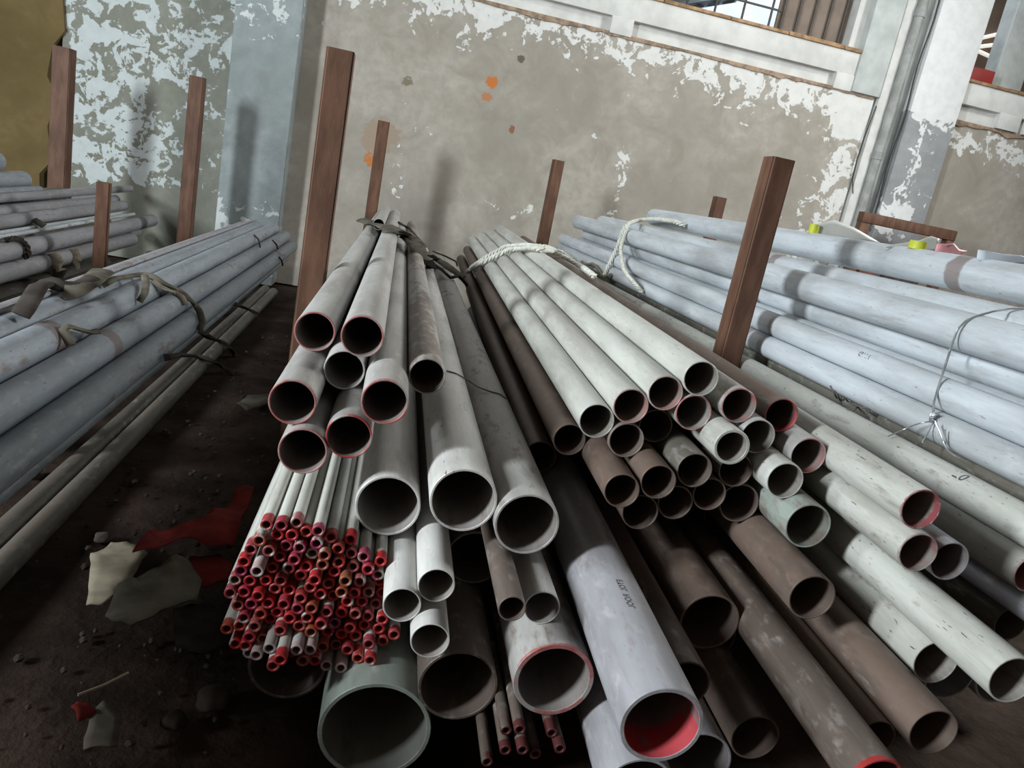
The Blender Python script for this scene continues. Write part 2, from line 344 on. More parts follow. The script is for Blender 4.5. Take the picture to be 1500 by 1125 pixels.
# ------------------------------------------------------------------ rack posts (square steel tube, open tops)
def post(x, y, z1, w, label, z0=-1.5, rot=0.0):
    root = empty('rack_post', Wp(x, y, z0), RW+rot); tag(root, label, 'post', 'rusty brown rack posts')
    h = z1-z0; t = .006; k = w/2
    bm = bmesh.new()
    o_ = [(-k, -k), (k, -k), (k, k), (-k, k)]; i_ = [(a*(k-t)/k, b*(k-t)/k) for a, b in o_]
    def ring(p, z): return [bm.verts.new((a, b, z)) for a, b in p]
    ob, ot, it, ib = ring(o_, .012), ring(o_, h), ring(i_, h), ring(i_, h-.25)
    for i in range(4):
        j = (i+1) % 4
        bm.faces.new((ob[i], ob[j], ot[j], ot[i])); bm.faces.new((ot[i], ot[j], it[j], it[i])); bm.faces.new((it[i], it[j], ib[j], ib[i]))
    bm.faces.new(ib); bm.faces.new(ob[::-1])
    ve = [e for e in bm.edges if abs(e.verts[0].co.z-e.verts[1].co.z) > .5]
    bmesh.ops.bevel(bm, geom=ve, offset=.008, segments=3, affect='EDGES')
    mesh_obj('shaft', bm, M_POST, root)
    bm = bmesh.new(); box(bm, -k*1.7, k*1.7, -k*1.7, k*1.7, 0, .012, .002); mesh_obj('base_plate', bm, M_POST, root)
    return root
post(-.262, 3.2, .398, .104, 'tall wide rusty post at the left of the main pile, the largest on the left')
post(1.622, 3.2, .362, .104, 'wide rusty post between the main pile and the pale blue pipes')
post(-.165, 8.1, .444, .115, 'narrow rusty post against the wall just right of the tallest post')
post(1.672, 8.1, .421, .115, 'narrow rusty post at the far right end of the main pile')
post(3.54, 8.1, .39, .12, 'rusty post stub showing above the pale blue pipes at the wall')
post(-1.95, 8.1, .494, .13, 'slim rusty post in front of the peeling white wall')
post(-3.13, 8.1, .502, .155, 'rusty post farthest left, beside the ochre wall')
post(-2.02, 6.0, -.482, .088, 'short dark post behind the left pipe stack', -1.5, .15)

# ------------------------------------------------------------------ pipes
_cache = {}
def pipe_mesh(ro, wall, L, seg):
    key = (round(ro, 4), round(wall, 4), round(L, 2), seg)
    if key in _cache: return _cache[key]
    bm = bmesh.new(); b = min(.0015, wall*.25); ri = ro-wall
    prof = [(ro, b), (ro-b, 0), (ri+b, 0), (ri, b), (ri, L-b), (ri+b, L), (ro-b, L), (ro, L-b)]
    rings = [[bm.verts.new((r*math.cos(a), y, r*math.sin(a))) for a in [2*math.pi*k/seg for k in range(seg)]] for r, y in prof]
    n = len(prof)
    for i in range(n):
        A, B = rings[i], rings[(i+1) % n]
        for k in range(seg): bm.faces.new((A[k], A[(k+1) % seg], B[(k+1) % seg], B[k]))
    bmesh.ops.recalc_face_normals(bm, faces=bm.faces)
    me = bpy.data.meshes.new('pipe'); bm.to_mesh(me); bm.free()
    for p in me.polygons: p.use_smooth = True
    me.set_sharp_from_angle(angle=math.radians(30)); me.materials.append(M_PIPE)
    _cache[key] = me; return me
TONES = {'pale': (.56, .57, .53), 'grey': (.46, .455, .44), 'blue': (.58, .63, .675), 'white': (.66, .66, .64), 'galv': (.34, .385, .44), 'brown': (.138, .110, .094), 'drab': (.16, .152, .128), 'green': (.36, .42, .38), 'lilac': (.36, .36, .39)}  # brown is darkened to put the pile's shade into the colour
CYL = {'main': [], 'right': [], 'left': [], 'rear': []}
def pipe(pile, X, Y, Z, r, L, label, tone='grey', name='steel_pipe', group=None, wall=None, seg=40, dust=.25, specks=.35, red=0.0, cover=0.0, red_tone=(.45, .035, .03), bands=(), metal=.12, cat='pipe', red_in=None, turn=0.0):
    rot = turn if pile == 'main' else RW
    loc = Vector((X, Y, Z+H)) if pile == 'main' else Wp(X, Y, Z)
    if turn: loc = Vector((X*math.cos(turn) - (Y-1.75)*math.sin(turn), 1.75 + X*math.sin(turn) + (Y-1.75)*math.cos(turn), Z+H))
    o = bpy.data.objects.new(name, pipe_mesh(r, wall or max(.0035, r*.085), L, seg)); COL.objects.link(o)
    o.location = loc; o.rotation_euler = (0, 0, rot)
    tag(o, label, cat, group)
    o['tone'] = [float(c) for c in TONES[tone]]; o['dust'] = float(dust); o['specks'] = float(specks)
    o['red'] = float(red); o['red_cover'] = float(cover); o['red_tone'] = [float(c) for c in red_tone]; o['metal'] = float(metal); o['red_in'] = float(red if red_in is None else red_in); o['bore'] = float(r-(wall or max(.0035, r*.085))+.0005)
    bs = list(bands) + [-9.0, -9.0]; o['band_a'] = float(bs[0]); o['band_b'] = float(bs[1])
    axis = Vector((-math.sin(rot), math.cos(rot), 0))
    CYL[pile].append((loc, axis, r, L))
    return o
def on_axis(pile, X, Y, Z, px, py):       # distance along a pipe at which it passes picture point px, py
    rot = 0.0 if pile == 'main' else RW; ax = Vector((-math.sin(rot), math.cos(rot), 0))
    p0 = Vector((X, Y, Z)) if pile == 'main' else Wp(X, Y, Z) - Vector((0, 0, H)); best = (1e9, 0)
    for i in range(600):
        q = p0 + ax*(i*.01); z = q.dot(fwd)
        if z < .2: continue
        e = (750+F_PX*q.dot(cam_r)/z-px)**2 + (562.5-F_PX*q.dot(cam_u)/z-py)**2
        if e < best[0]: best = (e, i*.01)
    return best[1]
MAIN = {
'P1':(-0.2333,2.129,-0.4756,0.0568),
'P2':(-0.0982,1.992,-0.4378,0.0566),
'P3':(-0.1338,2.021,-0.5446,0.0554),
'P4':(-0.2377,1.819,-0.5907,0.0578),
'P5':(-0.0169,1.790,-0.5476,0.0580),
'P6':(0.0881,1.987,-0.5183,0.0504),
'P7':(-0.1952,1.784,-0.7007,0.0596),
'P8':(-0.0904,1.788,-0.6487,0.0568),
'P9':(0.0317,1.803,-0.8270,0.0838),
'P10':(0.2079,1.706,-0.7442,0.0839),
'P11':(0.3712,1.679,-0.7757,0.0816),
'P12':(0.2940,1.880,-0.9877,0.0810),
'P13':(0.0899,1.565,-0.9621,0.0445),
'P14':(0.1628,1.580,-0.9110,0.0439),
'P15':(0.1630,1.513,-1.0150,0.0451),
'P16':(0.3226,1.456,-0.8784,0.0314),
'P17':(0.4220,1.565,-0.9339,0.0444),
'P18':(0.2567,1.558,-1.1623,0.0970),
'P19':(0.0774,1.565,-1.3132,0.1368),
'P20':(-0.1607,1.739,-1.2782,0.0987),
'P21':(0.4638,1.481,-1.0695,0.0968),
'P22':(0.5996,1.173,-0.9158,0.0832),
'P23':(0.7319,1.383,-0.9683,0.0585),
'P24':(0.6603,1.315,-1.1984,0.0842),
'P26':(0.9005,1.665,-0.9727,0.0818),
'P27':(1.0887,1.561,-0.8126,0.0608),
'P28':(1.1319,1.731,-0.6952,0.0636),
'P29':(1.3405,1.214,-0.7631,0.0543),
'P31':(1.2551,1.261,-0.9402,0.0572),
'P32':(1.0406,1.121,-0.9644,0.0580),
'Q1':(0.5654,1.957,-0.5611,0.0504),
'Q2':(0.6439,1.932,-0.4972,0.0502),
'Q3':(0.7290,1.925,-0.4437,0.0496),
'Q4':(0.8115,1.910,-0.3842,0.0497),
'Q5':(0.5431,2.123,-0.6803,0.0506),
'Q6':(0.5031,2.296,-0.8087,0.0537),
'Q7':(0.6595,1.948,-0.6013,0.0511),
'Q8':(0.7556,2.009,-0.5640,0.0505),
'Q9':(0.8217,1.924,-0.4855,0.0515),
'Q10':(0.9380,1.908,-0.4414,0.0503),
'Q11':(1.0905,1.948,-0.4585,0.0502),
'Q12':(0.9093,1.825,-0.5384,0.0502),
'Q13':(1.0074,1.890,-0.5154,0.0500),
'Q14':(1.1533,1.862,-0.5404,0.0524),
'Q15':(0.6400,1.829,-0.7071,0.0493),
'Q16':(0.7357,1.833,-0.6688,0.0496),
'Q17':(0.8349,1.850,-0.6270,0.0501),
'Q18':(0.9668,1.881,-0.6205,0.0495),
'Q19':(1.0665,1.792,-0.5993,0.0519),
'Q20':(0.7168,1.860,-0.7742,0.0520),
'Q21':(0.8124,1.868,-0.7347,0.0509),
'Q22':(0.9053,1.871,-0.6976,0.0486),
'Q23':(1.0112,1.895,-0.7203,0.0591),
'R1':(1.2560,1.515,-0.5282,0.0505),
'R2':(1.2687,1.492,-0.6278,0.0493),
'R3':(1.3676,1.505,-0.6446,0.0504),
'P25':(0.8470,1.435,-1.2136,0.0842),
'P33':(0.9502,1.404,-1.1059,0.0598),
'P30':(1.3601,1.431,-0.8742,0.0579),
'P34':(1.1843,1.324,-1.0139,0.0444),
}
TUBES = [
('t0',-0.2485,1.690,-0.8607),
('t1',-0.2142,1.690,-0.8576),
('t2',-0.1805,1.688,-0.8485),
('t3',-0.1553,1.693,-0.8697),
('t4',-0.1273,1.687,-0.8559),
('t5',-0.0964,1.690,-0.8764),
('t6',-0.0493,1.699,-0.8852),
('t7',-0.2591,1.690,-0.8965),
('t8',-0.2219,1.690,-0.8882),
('t9',-0.1870,1.692,-0.8790),
('t10',-0.2768,1.690,-0.9258),
('t11',-0.2343,1.690,-0.9212),
('t12',-0.1979,1.690,-0.9124),
('t13',-0.1649,1.690,-0.9068),
('t14',-0.1271,1.688,-0.8920),
('t15',-0.0749,1.696,-0.9030),
('t16',-0.0425,1.696,-0.9157),
('t17',-0.2889,1.683,-0.9587),
('t18',-0.2509,1.669,-0.9557),
('t19',-0.2102,1.690,-0.9462),
('t20',-0.1734,1.690,-0.9385),
('t21',-0.1349,1.689,-0.9262),
('t22',-0.1043,1.678,-0.9134),
('t23',-0.0690,1.688,-0.9336),
('t24',-0.0113,1.694,-0.9170),
('t25',0.0308,1.691,-0.9268),
('t26',-0.2950,1.682,-0.9893),
('t27',-0.2605,1.688,-0.9854),
('t28',-0.2244,1.690,-0.9772),
('t29',-0.1852,1.690,-0.9721),
('t30',-0.1444,1.683,-0.9559),
('t31',-0.1059,1.677,-0.9445),
('t32',-0.0759,1.687,-0.9640),
('t33',-0.0334,1.686,-0.9455),
('t34',0.0035,1.669,-0.9444),
('t35',0.0295,1.699,-0.9617),
('t36',-0.3070,1.693,-1.0181),
('t37',-0.2718,1.697,-1.0145),
('t38',-0.2354,1.689,-1.0119),
('t39',-0.1992,1.690,-1.0010),
('t40',-0.1543,1.684,-0.9855),
('t41',-0.1184,1.668,-0.9731),
('t42',-0.0464,1.676,-0.9739),
('t43',-0.0125,1.690,-0.9779),
('t44',0.0373,1.703,-0.9919),
('t45',-0.3127,1.688,-1.0488),
('t46',-0.2819,1.689,-1.0440),
('t47',-0.2464,1.686,-1.0423),
('t48',-0.2109,1.686,-1.0313),
('t49',-0.1766,1.690,-1.0264),
('t50',-0.1267,1.667,-1.0032),
('t51',-0.0856,1.673,-0.9937),
('t52',-0.0514,1.667,-1.0047),
('t53',-0.0206,1.688,-1.0100),
('t54',0.0132,1.698,-1.0116),
('t55',0.0477,1.709,-1.0213),
('t56',-0.2934,1.690,-1.0859),
('t57',-0.2607,1.686,-1.0709),
('t58',-0.2213,1.677,-1.0608),
('t59',-0.1835,1.684,-1.0568),
('t60',-0.1455,1.660,-1.0281),
('t61',-0.1009,1.663,-1.0209),
('t62',-0.0706,1.678,-1.0293),
('t63',-0.0339,1.692,-1.0384),
('t64',0.0007,1.695,-1.0402),
('t65',0.0354,1.701,-1.0500),
('t66',-0.2745,1.687,-1.1113),
('t67',-0.2351,1.671,-1.0887),
('t68',-0.1979,1.672,-1.0845),
('t69',-0.1492,1.649,-1.0591),
('t70',-0.1164,1.663,-1.0479),
('t71',-0.0799,1.655,-1.0591),
('t72',-0.0448,1.690,-1.0694),
('t73',-0.0101,1.690,-1.0695),
('t74',0.0212,1.696,-1.0777),
('t75',0.0580,1.690,-1.0774),
('t76',-0.3127,1.695,-1.1525),
('t77',-0.2837,1.686,-1.1411),
('t78',-0.2442,1.672,-1.1186),
('t79',-0.2138,1.683,-1.1115),
('t80',-0.1647,1.653,-1.0861),
('t81',-0.1233,1.661,-1.0784),
('t82',-0.0888,1.654,-1.0890),
('t83',-0.0575,1.682,-1.0994),
('t84',-0.0183,1.681,-1.1084),
('t85',0.0164,1.692,-1.1086),
('t86',0.0537,1.682,-1.1110),
('t87',0.0937,1.690,-1.1183),
('t88',-0.2889,1.692,-1.1922),
('t89',-0.2533,1.655,-1.1485),
('t90',-0.2234,1.673,-1.1572),
('t91',-0.1826,1.643,-1.1117),
('t92',-0.1398,1.655,-1.1049),
('t93',-0.1095,1.644,-1.1123),
('t94',-0.0706,1.671,-1.1276),
('t95',-0.0367,1.693,-1.1336),
('t96',-0.0010,1.676,-1.1345),
('t97',0.0334,1.667,-1.1347),
('t98',0.0684,1.690,-1.1418),
('t99',-0.2607,1.658,-1.1788),
('t100',-0.2308,1.678,-1.1875),
('t101',-0.1983,1.640,-1.1387),
('t102',-0.1359,1.638,-1.1358),
('t103',-0.1055,1.655,-1.1433),
('t104',-0.0781,1.664,-1.1583),
('t105',-0.0457,1.690,-1.1715),
('t106',-0.0158,1.668,-1.1620),
('t107',-0.2528,1.683,-1.2096),
('t108',-0.1670,1.575,-1.1387),
('t109',-0.1490,1.630,-1.1642),
('t110',-0.1187,1.630,-1.1715),
('t111',-0.0913,1.658,-1.1866),
('t112',-0.0615,1.690,-1.2095),
('t113',-0.0256,1.672,-1.2005),
('t114',0.0126,1.650,-1.1750),
('t115',0.0421,1.638,-1.1647),
('t116',-0.1826,1.587,-1.1657),
('u0',0.3657,1.441,-1.1843),
('u1',0.3913,1.420,-1.1627),
('u2',0.3298,1.420,-1.2487),
('u3',0.4736,1.437,-1.1801),
('u4',0.4930,1.425,-1.2002),
('u5',0.4045,1.420,-1.2060),
('u6',0.4411,1.420,-1.2287),
('u7',0.3661,1.420,-1.2134)]
RIGHT = {'A':(1.9800,-0.1600,0.0685), 'B':(2.0700,-0.2620,0.0630), 'C':(2.0000,-0.3600,0.0500), 'D':(1.8614,-0.3607,0.0542), 'E':(1.8282,-0.4600,0.0498), 'F':(1.9001,-0.5301,0.0500), 'T':(2.3000,0.0340,0.0715), 'U':(2.1400,-0.1080,0.0630), 'R5':(1.7350,-0.5730,0.0508), 'R4':(1.7600,-0.6880,0.0520), 'R7':(1.8200,-0.7799,0.0520), 'R6':(1.8500,-0.8801,0.0520)}
LEFT = {'La':(-0.9503,-0.8257,0.0571), 'Lb':(-0.8747,-0.9123,0.0571), 'Lc':(-1.0442,-0.7551,0.0571), 'Ld':(-1.1589,-0.7476,0.0571), 'Le':(-1.2719,-0.7683,0.0571), 'Lta':(-1.2200,-0.7060,0.0106), 'Ltb':(-1.1970,-0.6900,0.0106), 'Lg':(-0.9050,-1.0120,0.0365), 'Li':(-1.4000,-0.9300,0.0508), 'Lj':(-1.5200,-0.9700,0.0508), 'Lf1':(-1.1350,-1.4555,0.0445), 'Lf2':(-1.0400,-1.4555,0.0445)}
REAR = {'M5':(-2.4500,-1.0100,0.0635), 'M6':(-2.4500,-1.1550,0.0635), 'M1':(-2.7200,-0.7250,0.0350), 'M2':(-2.7200,-0.8350,0.0570), 'M3':(-2.6000,-0.8600,0.0500), 'M4a':(-2.5300,-0.9100,0.0150), 'M4b':(-2.4700,-0.9150,0.0150), 'M7':(-2.6200,-1.1600,0.0635), 'K1':(-3.0000,-0.5160,0.0707), 'K2':(-2.9800,-0.6600,0.0707), 'K3':(-2.8600,-0.7300,0.0445)}
FM = [[0.4, -1.37, 0.08], [0.57, -1.37, 0.08], [0.74, -1.37, 0.08], [0.91, -1.37, 0.08], [1.08, -1.37, 0.08], [1.25, -1.37, 0.08], [1.16, -1.23, 0.08], [1.32, -1.21, 0.08], [0.985, -1.255, 0.055], [1.065, -1.125, 0.055], [0.755, -1.095, 0.055], [1.245, -1.095, 0.055], [0.625, -1.055, 0.055], [1.345, -1.045, 0.055], [1.145, -0.915, 0.055], [0.785, -0.865, 0.055], [0.975, -0.855, 0.055], [1.215, -0.825, 0.055]]
FR = [[1.94, -1.32, 0.1], [2.15, -1.32, 0.1], [2.36, -1.32, 0.1], [2.03, -1.14, 0.1], [2.24, -1.14, 0.1], [2.39, -1.0, 0.1], [2.12, -0.96, 0.1], [2.28, -0.83, 0.1], [1.98, -0.8, 0.1], [2.14, -0.67, 0.1], [2.39, -0.66, 0.1], [2.25, -0.5, 0.1], [2.39, -0.35, 0.1], [2.3, -0.17, 0.1]]
FL = [[-1.33, -1.01, 0.05], [-1.22, -1.01, 0.05], [-1.11, -1.01, 0.05], [-1.0, -1.01, 0.05], [-1.28, -0.92, 0.05], [-1.17, -0.92, 0.05], [-1.06, -0.92, 0.05]]
FK = [[-2.99, -1.41, 0.09], [-2.79, -1.41, 0.09], [-2.6, -1.41, 0.09], [-2.41, -1.41, 0.09], [-2.9, -1.25, 0.09], [-2.77, -1.12, 0.09], [-2.99, -1.09, 0.09], [-2.63, -1.0, 0.09], [-2.86, -0.96, 0.09], [-2.99, -0.83, 0.09]]

TURN = math.radians(1.6)                  # the left heap lies slightly askew
G1, G2, G3, G4 = 'medium pipes of the upper left heap', 'large pipes of the lower left heap', 'pale pipes of the right hand stack', 'pipes at the right edge of the main pile'
RED = (.34, .03, .03); PINK = (.36, .12, .115)
INFO = {
'P1': ('grey pipe at the top left of the heap, beside the tall post', 'grey', G1, dict(red=.012, cover=.9, red_tone=PINK, dust=.12)),
'P2': ('grey pipe on top of the heap, right of the one beside the tall post', 'grey', G1, dict(red=.012, cover=.9, red_tone=PINK, dust=.12)),
'P3': ('grey pipe tucked under the gap between the two top left pipes', 'grey', G1, dict(dust=.15)),
'P4': ('grey pipe with pink rim, farthest left in the second row of the heap', 'grey', G1, dict(red=.012, cover=1, red_tone=PINK, dust=.15)),
'P5': ('grey pipe with pinkish rim, right of the tucked-in pipe', 'grey', G1, dict(red=.015, cover=1, red_tone=PINK, dust=.15)),
'P6': ('dusty smaller pipe lying alone over the two wide pipes', 'grey', G1, dict(dust=.42)),
'P7': ('grey pipe resting directly on the red tube bundle at its left', 'grey', G1, dict(red=.012, cover=.7, red_tone=PINK, dust=.2)),
'P8': ('pipe with bright red upper rim above the red tube bundle', 'grey', G1, dict(red=.012, red_in=.004, cover=.9, red_tone=RED, dust=.35)),
'P9': ('wide pale pipe right of the red tube bundle, leftmost of three wide ones', 'white', G2, dict(dust=.1, specks=.5)),
'P10': ('wide scuffed pipe in the middle of the three wide ones', 'white', G2, dict(dust=.1, specks=.9)),
'P11': ('wide pipe half brown half pale, rightmost of the three wide ones', 'grey', G2, dict(dust=.28, specks=.8)),
'P12': ('dark wide pipe set back below the scuffed middle wide pipe', 'brown', G2, dict(dust=.3)),
'P13': ('small pale pipe touching the right side of the red tube bundle', 'white', G2, dict(dust=.1)),
'P14': ('small pale pipe, upper one right of the red tube bundle', 'white', G2, dict(dust=.1)),
'P15': ('small pale pipe, lowest of three right of the red tube bundle', 'white', G2, dict(dust=.12)),
'P16': ('thinnest dark pipe of the pair under the wide brown and pale pipe', 'brown', G2, dict(dust=.3)),
'P17': ('small shiny pale pipe of the pair under the wide brown and pale pipe', 'white', G2, dict(dust=.2)),
'P18': ('wide dark pipe with lit inner wall below the three small pale pipes', 'brown', G2, dict(dust=.2)),
'P19': ('largest greenish pipe at the bottom of the heap', 'green', G2, dict(dust=.2)),
'P20': ('wide dark pipe mouth showing under the red tube bundle', 'brown', G2, dict(dust=.1)),
'P21': ('wide pipe with a red right rim and pale lit inner wall', 'grey', G2, dict(red=.010, red_in=-.03, cover=.7, red_tone=RED, dust=.3, specks=.6, wall=.0125)),
'P22': ('thick nearest pipe with red painted mouth and stencilled marks', 'lilac', G2, dict(red=-.03, red_in=.10, cover=1.4, red_tone=(.44, .06, .07), dust=.2, wall=.010)),
'P23': ('brown pipe tucked behind the red mouthed nearest pipe', 'brown', G2, dict(dust=.4)),
'P24': ('wide grey pipe leaving the frame below the red mouthed pipe', 'lilac', G2, dict(dust=.2)),
'P25': ('wide pipe with a lit patch below and right of the red mouthed pipe', 'lilac', G2, dict(dust=.3)),
'P26': ('wide brown dusty pipe ending under the pale pipe stack', 'brown', G2, dict(dust=.5)),
'P27': ('brown pipe ending low under the pale pipe stack, by a dark gap', 'brown', G4, dict(dust=.45)),
'P28': ('pipe with a greenish grey mouth at the lower right of the pale stack', 'green', G4, dict(dust=.35, specks=.8)),
'P29': ('long bright scuffed pipe running to the lower right edge of the picture', 'pale', G4, dict(dust=.15, specks=1.0)),
'P30': ('bright scuffed pipe just below the long one at lower right', 'pale', G4, dict(dust=.3, specks=1.0)),
'P31': ('dark pipe mouth in the shadow at lower right', 'brown', G4, dict(dust=.5)),
'P32': ('brown pipe with a lit patch and red rim at the bottom edge', 'brown', G4, dict(red=.015, cover=1.4, red_tone=RED, dust=.35)),
'P33': ('brown pipe with a purplish lit strip at the bottom edge', 'brown', G4, dict(dust=.4)),
'P34': ('thin brown pipe beside the red rimmed pipe at the bottom edge', 'brown', G4, dict(dust=.5)),
'Q1': ('pale pipe of the top row, leftmost of four', 'pale', G3, dict(dust=.1)),
'Q2': ('pale pipe of the top row, second of four from the left', 'pale', G3, dict(dust=.08, red=.006, red_in=.04, cover=.6, red_tone=PINK)),
'Q3': ('pale pipe of the top row, third of four from the left', 'pale', G3, dict(dust=.08, red=.006, red_in=.04, cover=.6, red_tone=PINK)),
'Q4': ('pale pipe of the top row, rightmost and highest of four', 'pale', G3, dict(dust=.08, specks=.5)),
'Q5': ('brown pipe left of the pale top row', 'brown', G3, dict(dust=.5)),
'Q6': ('brown pipe farthest left below the pale top row, beside the wide pipes', 'brown', G3, dict(dust=.5)),
'Q7': ('dusty pipe directly below the leftmost pale top row pipe', 'grey', G3, dict(dust=.45)),
'Q8': ('dark pipe mouth set back below the second pale top row pipe', 'brown', G3, dict(dust=.35)),
'Q9': ('white and red rimmed pipe below the highest pale pipe', 'pale', G3, dict(red=.006, red_in=.004, cover=.9, red_tone=PINK, dust=.1)),
'Q10': ('grey pipe with pink inner rim right of the highest pale pipe', 'grey', G3, dict(red=.006, red_in=.04, cover=.8, red_tone=PINK, dust=.35)),
'Q11': ('brown pipe with bright red inner edge at the upper right of the stack', 'brown', G3, dict(red=.004, red_in=.022, cover=.9, red_tone=(.40, .07, .08), dust=.4)),
'Q12': ('whitish thick rimmed pipe sticking out in the middle of the stack', 'pale', G3, dict(dust=.08, specks=.6, wall=.009)),
'Q13': ('grey pipe with thin bright rim right of the whitish thick rimmed one', 'grey', G3, dict(dust=.25)),
'Q14': ('scuffed pale ended pipe at the right side of the stack', 'grey', G3, dict(dust=.3, red=.003, red_in=.03, cover=.7, red_tone=PINK)),
'Q15': ('brown pipe at the left end of the lower row of the stack', 'brown', G3, dict(dust=.5)),
'Q16': ('brown pipe with pale rim, second in the lower row of the stack', 'brown', G3, dict(dust=.5)),
'Q17': ('pipe with a greenish patch near its mouth in the lower row of the stack', 'drab', G3, dict(dust=.35)),
'Q18': ('dark pipe mouth under the whitish thick rimmed pipe', 'brown', G3, dict(dust=.3)),
'Q19': ('silvery white pipe with a broad lit rim at the lower right of the stack', 'pale', G3, dict(dust=.1, specks=.6)),
'Q20': ('brown pipe in the bottom row of the stack, leftmost of three', 'brown', G3, dict(dust=.4)),
'Q21': ('brown pipe in the bottom row of the stack, middle of three', 'brown', G3, dict(dust=.4)),
'Q22': ('brown pipe in the bottom row of the stack, rightmost of three', 'brown', G3, dict(dust=.4)),
'Q23': ('wider dark pipe mouth below the silvery white pipe', 'brown', G3, dict(dust=.3)),
'R1': ('scuffed pale pipe with dark red mouth, above another like it', 'pale', G4, dict(red=.004, red_in=.03, cover=.9, red_tone=(.25, .05, .06), dust=.25, specks=1.0)),
'R2': ('scuffed pale pipe with dark red mouth, below another like it', 'pale', G4, dict(red=.004, red_in=.1, cover=.8, red_tone=(.22, .07, .08), dust=.25, specks=.9)),
'R3': ('dark mouthed pipe set back right of the two dark red mouths', 'lilac', G4, dict(dust=.3)),
}
LEFT_HEAP = {'P%d' % i for i in range(1, 22)}
for k, (x, y, z, r) in MAIN.items():
    lab, tone, grp, kw = INFO[k]; kw = dict(kw); bp = kw.pop('bp', [])
    pipe('main', x, y, z, r, {'R3': 4.4, 'R2': 5.2, 'R1': 5.8, 'P29': 5.6, 'P30': 5.2}.get(k, 6.0 + (.1 if k[0] == 'Q' else 0)), lab, tone, group=grp, bands=[on_axis('main', x, y, z, *b) for b in bp], turn=TURN if k in LEFT_HEAP else 0.0, **kw)
pipe('main', -.184, 5.5, -.388, .040, 2.2, 'short pipe end with an open mouth lying behind the cloth straps', 'grey', group=G1, turn=TURN, dust=.3, seg=28)
for (x, z, r) in FM:
    pipe('main', x, 2.25, z, r, 5.6 if x < 1.1 else 3.6, 'dark pipe deep in the shadow under the pale pipe stack', 'brown', group='pipes lost in shadow under the main pile', dust=.5, seg=28)
G5 = 'pale blue pipes right of the wide post'
RI = {'A': ('pale blue pipe, top one at the front of the right hand pile', 'blue', 7.95, 1.2, [(1128, 380)]), 'B': ('pale blue pipe just under the top front pipe', 'blue', 7.8, 1.2, [(1122, 431)]),
 'C': ('narrow pale blue pipe glimpsed between two front pipes', 'blue', 7.8, 1.2, []), 'D': ('speckled pale blue pipe carrying the wire knot', 'blue', 7.95, 1.2, []),
 'E': ('speckled pale blue pipe just under the wire knot', 'blue', 7.9, 1.2, [(1102, 495)]), 'F': ('pale pipe in shadow at the foot of the blue pile', 'drab', 7.8, 1.2, []),
 'T': ('thickest pale blue pipe lying on top of the right pile', 'blue', 6.55, .9, [(1415, 405)]), 'U': ('pale blue pipe sunk between the top pipe and front pipe', 'blue', 7.6, 1.2, [(1145, 377)]),
 'R5': ('long pale scuffed pipe lying below the wire and blue pile', 'pale', 7.4, 1.46, []), 'R4': ('pale scuffed pipe with pinkish lit mouth at the right edge', 'pale', 7.3, 1.52, []),
 'R7': ('shadowed pipe mouth at the right edge of the picture', 'lilac', 7.2, 1.46, []), 'R6': ('dark pipe mouth with a greenish flake of paint at the right edge', 'drab', 7.2, 1.60, [])}
for k, (x, z, r) in RIGHT.items():
    lab, tone, yf, yn, bp = RI[k]
    kw = dict(red=.005, red_in=.12, cover=.8, red_tone=PINK) if k == 'R4' else {}
    pipe('right', x, yn, z, r, yf-yn, lab, tone, group=G5 if k[0] != 'R' else G4, dust=.06 if k[0] != 'R' else .2, specks=.45 if k[0] != 'R' else .8, bands=[on_axis('right', x, yn, z, *b) for b in bp], **kw)
for (x, z, r) in FR:
    pipe('right', x, 2.0, z, r, 5.8, 'pale pipe buried inside the right hand pile', 'blue', group='pipes buried in the right pile', dust=.2, seg=24)
G6 = 'bluish pipes of the left stack'
LI = {'La': ('bluish grey pipe at the top front of the left stack', 'galv', 7.75, [(145, 499)]), 'Lb': ('shiny bluish pipe at the lower front of the left stack', 'galv', 7.76, []),
 'Lc': ('bluish pipe second from the front on top of the left stack', 'galv', 7.6, [(55, 475)]), 'Ld': ('bluish pipe third from the front on top of the left stack', 'galv', 7.4, []),
 'Le': ('dull grey pipe at the back of the left stack top', 'lilac', 7.3, []), 'Lta': ('thin tube lying on the left stack, rear one of a pair', 'lilac', 7.5, []), 'Ltb': ('thin tube lying on the left stack, front one of a pair', 'lilac', 7.55, []),
 'Lg': ('narrow bluish pipe under the shiny front pipe of the left stack', 'galv', 7.6, []), 'Lf1': ('drab brown pipe on the ground by the left stack, inner of two', 'drab', 8.2, []), 'Lf2': ('drab brown pipe on the ground by the left stack, outer of two', 'drab', 8.1, []),
 'Li': ('unseen lilac grey pipe added to block light behind the left stack, nearer of two', 'lilac', 7.0, []), 'Lj': ('unseen lilac grey pipe added to block light behind the left stack, farther of two', 'lilac', 6.9, [])}  # Li and Lj are unseen, added to block low light
for k, (x, z, r) in LEFT.items():
    lab, tone, yf, bp = LI[k]
    pipe('left', x, .75, z, r, yf-.75, lab, tone, group=G6, dust=.27 if tone != 'drab' else .3, specks=.6, bands=[on_axis('left', x, .75, z, *b) for b in bp], metal=.35 if tone == 'galv' else .1, seg=40 if r > .03 else 16)  # near ends lengthened out of view to shade the floor
for (x, z, r) in FL:
    pipe('left', x, .9, z, r, 6.4, 'dark pipe hidden inside the left stack', 'drab', group='pipes hidden inside the left stack', seg=24)
G7 = 'grey pipes of the far left racks'
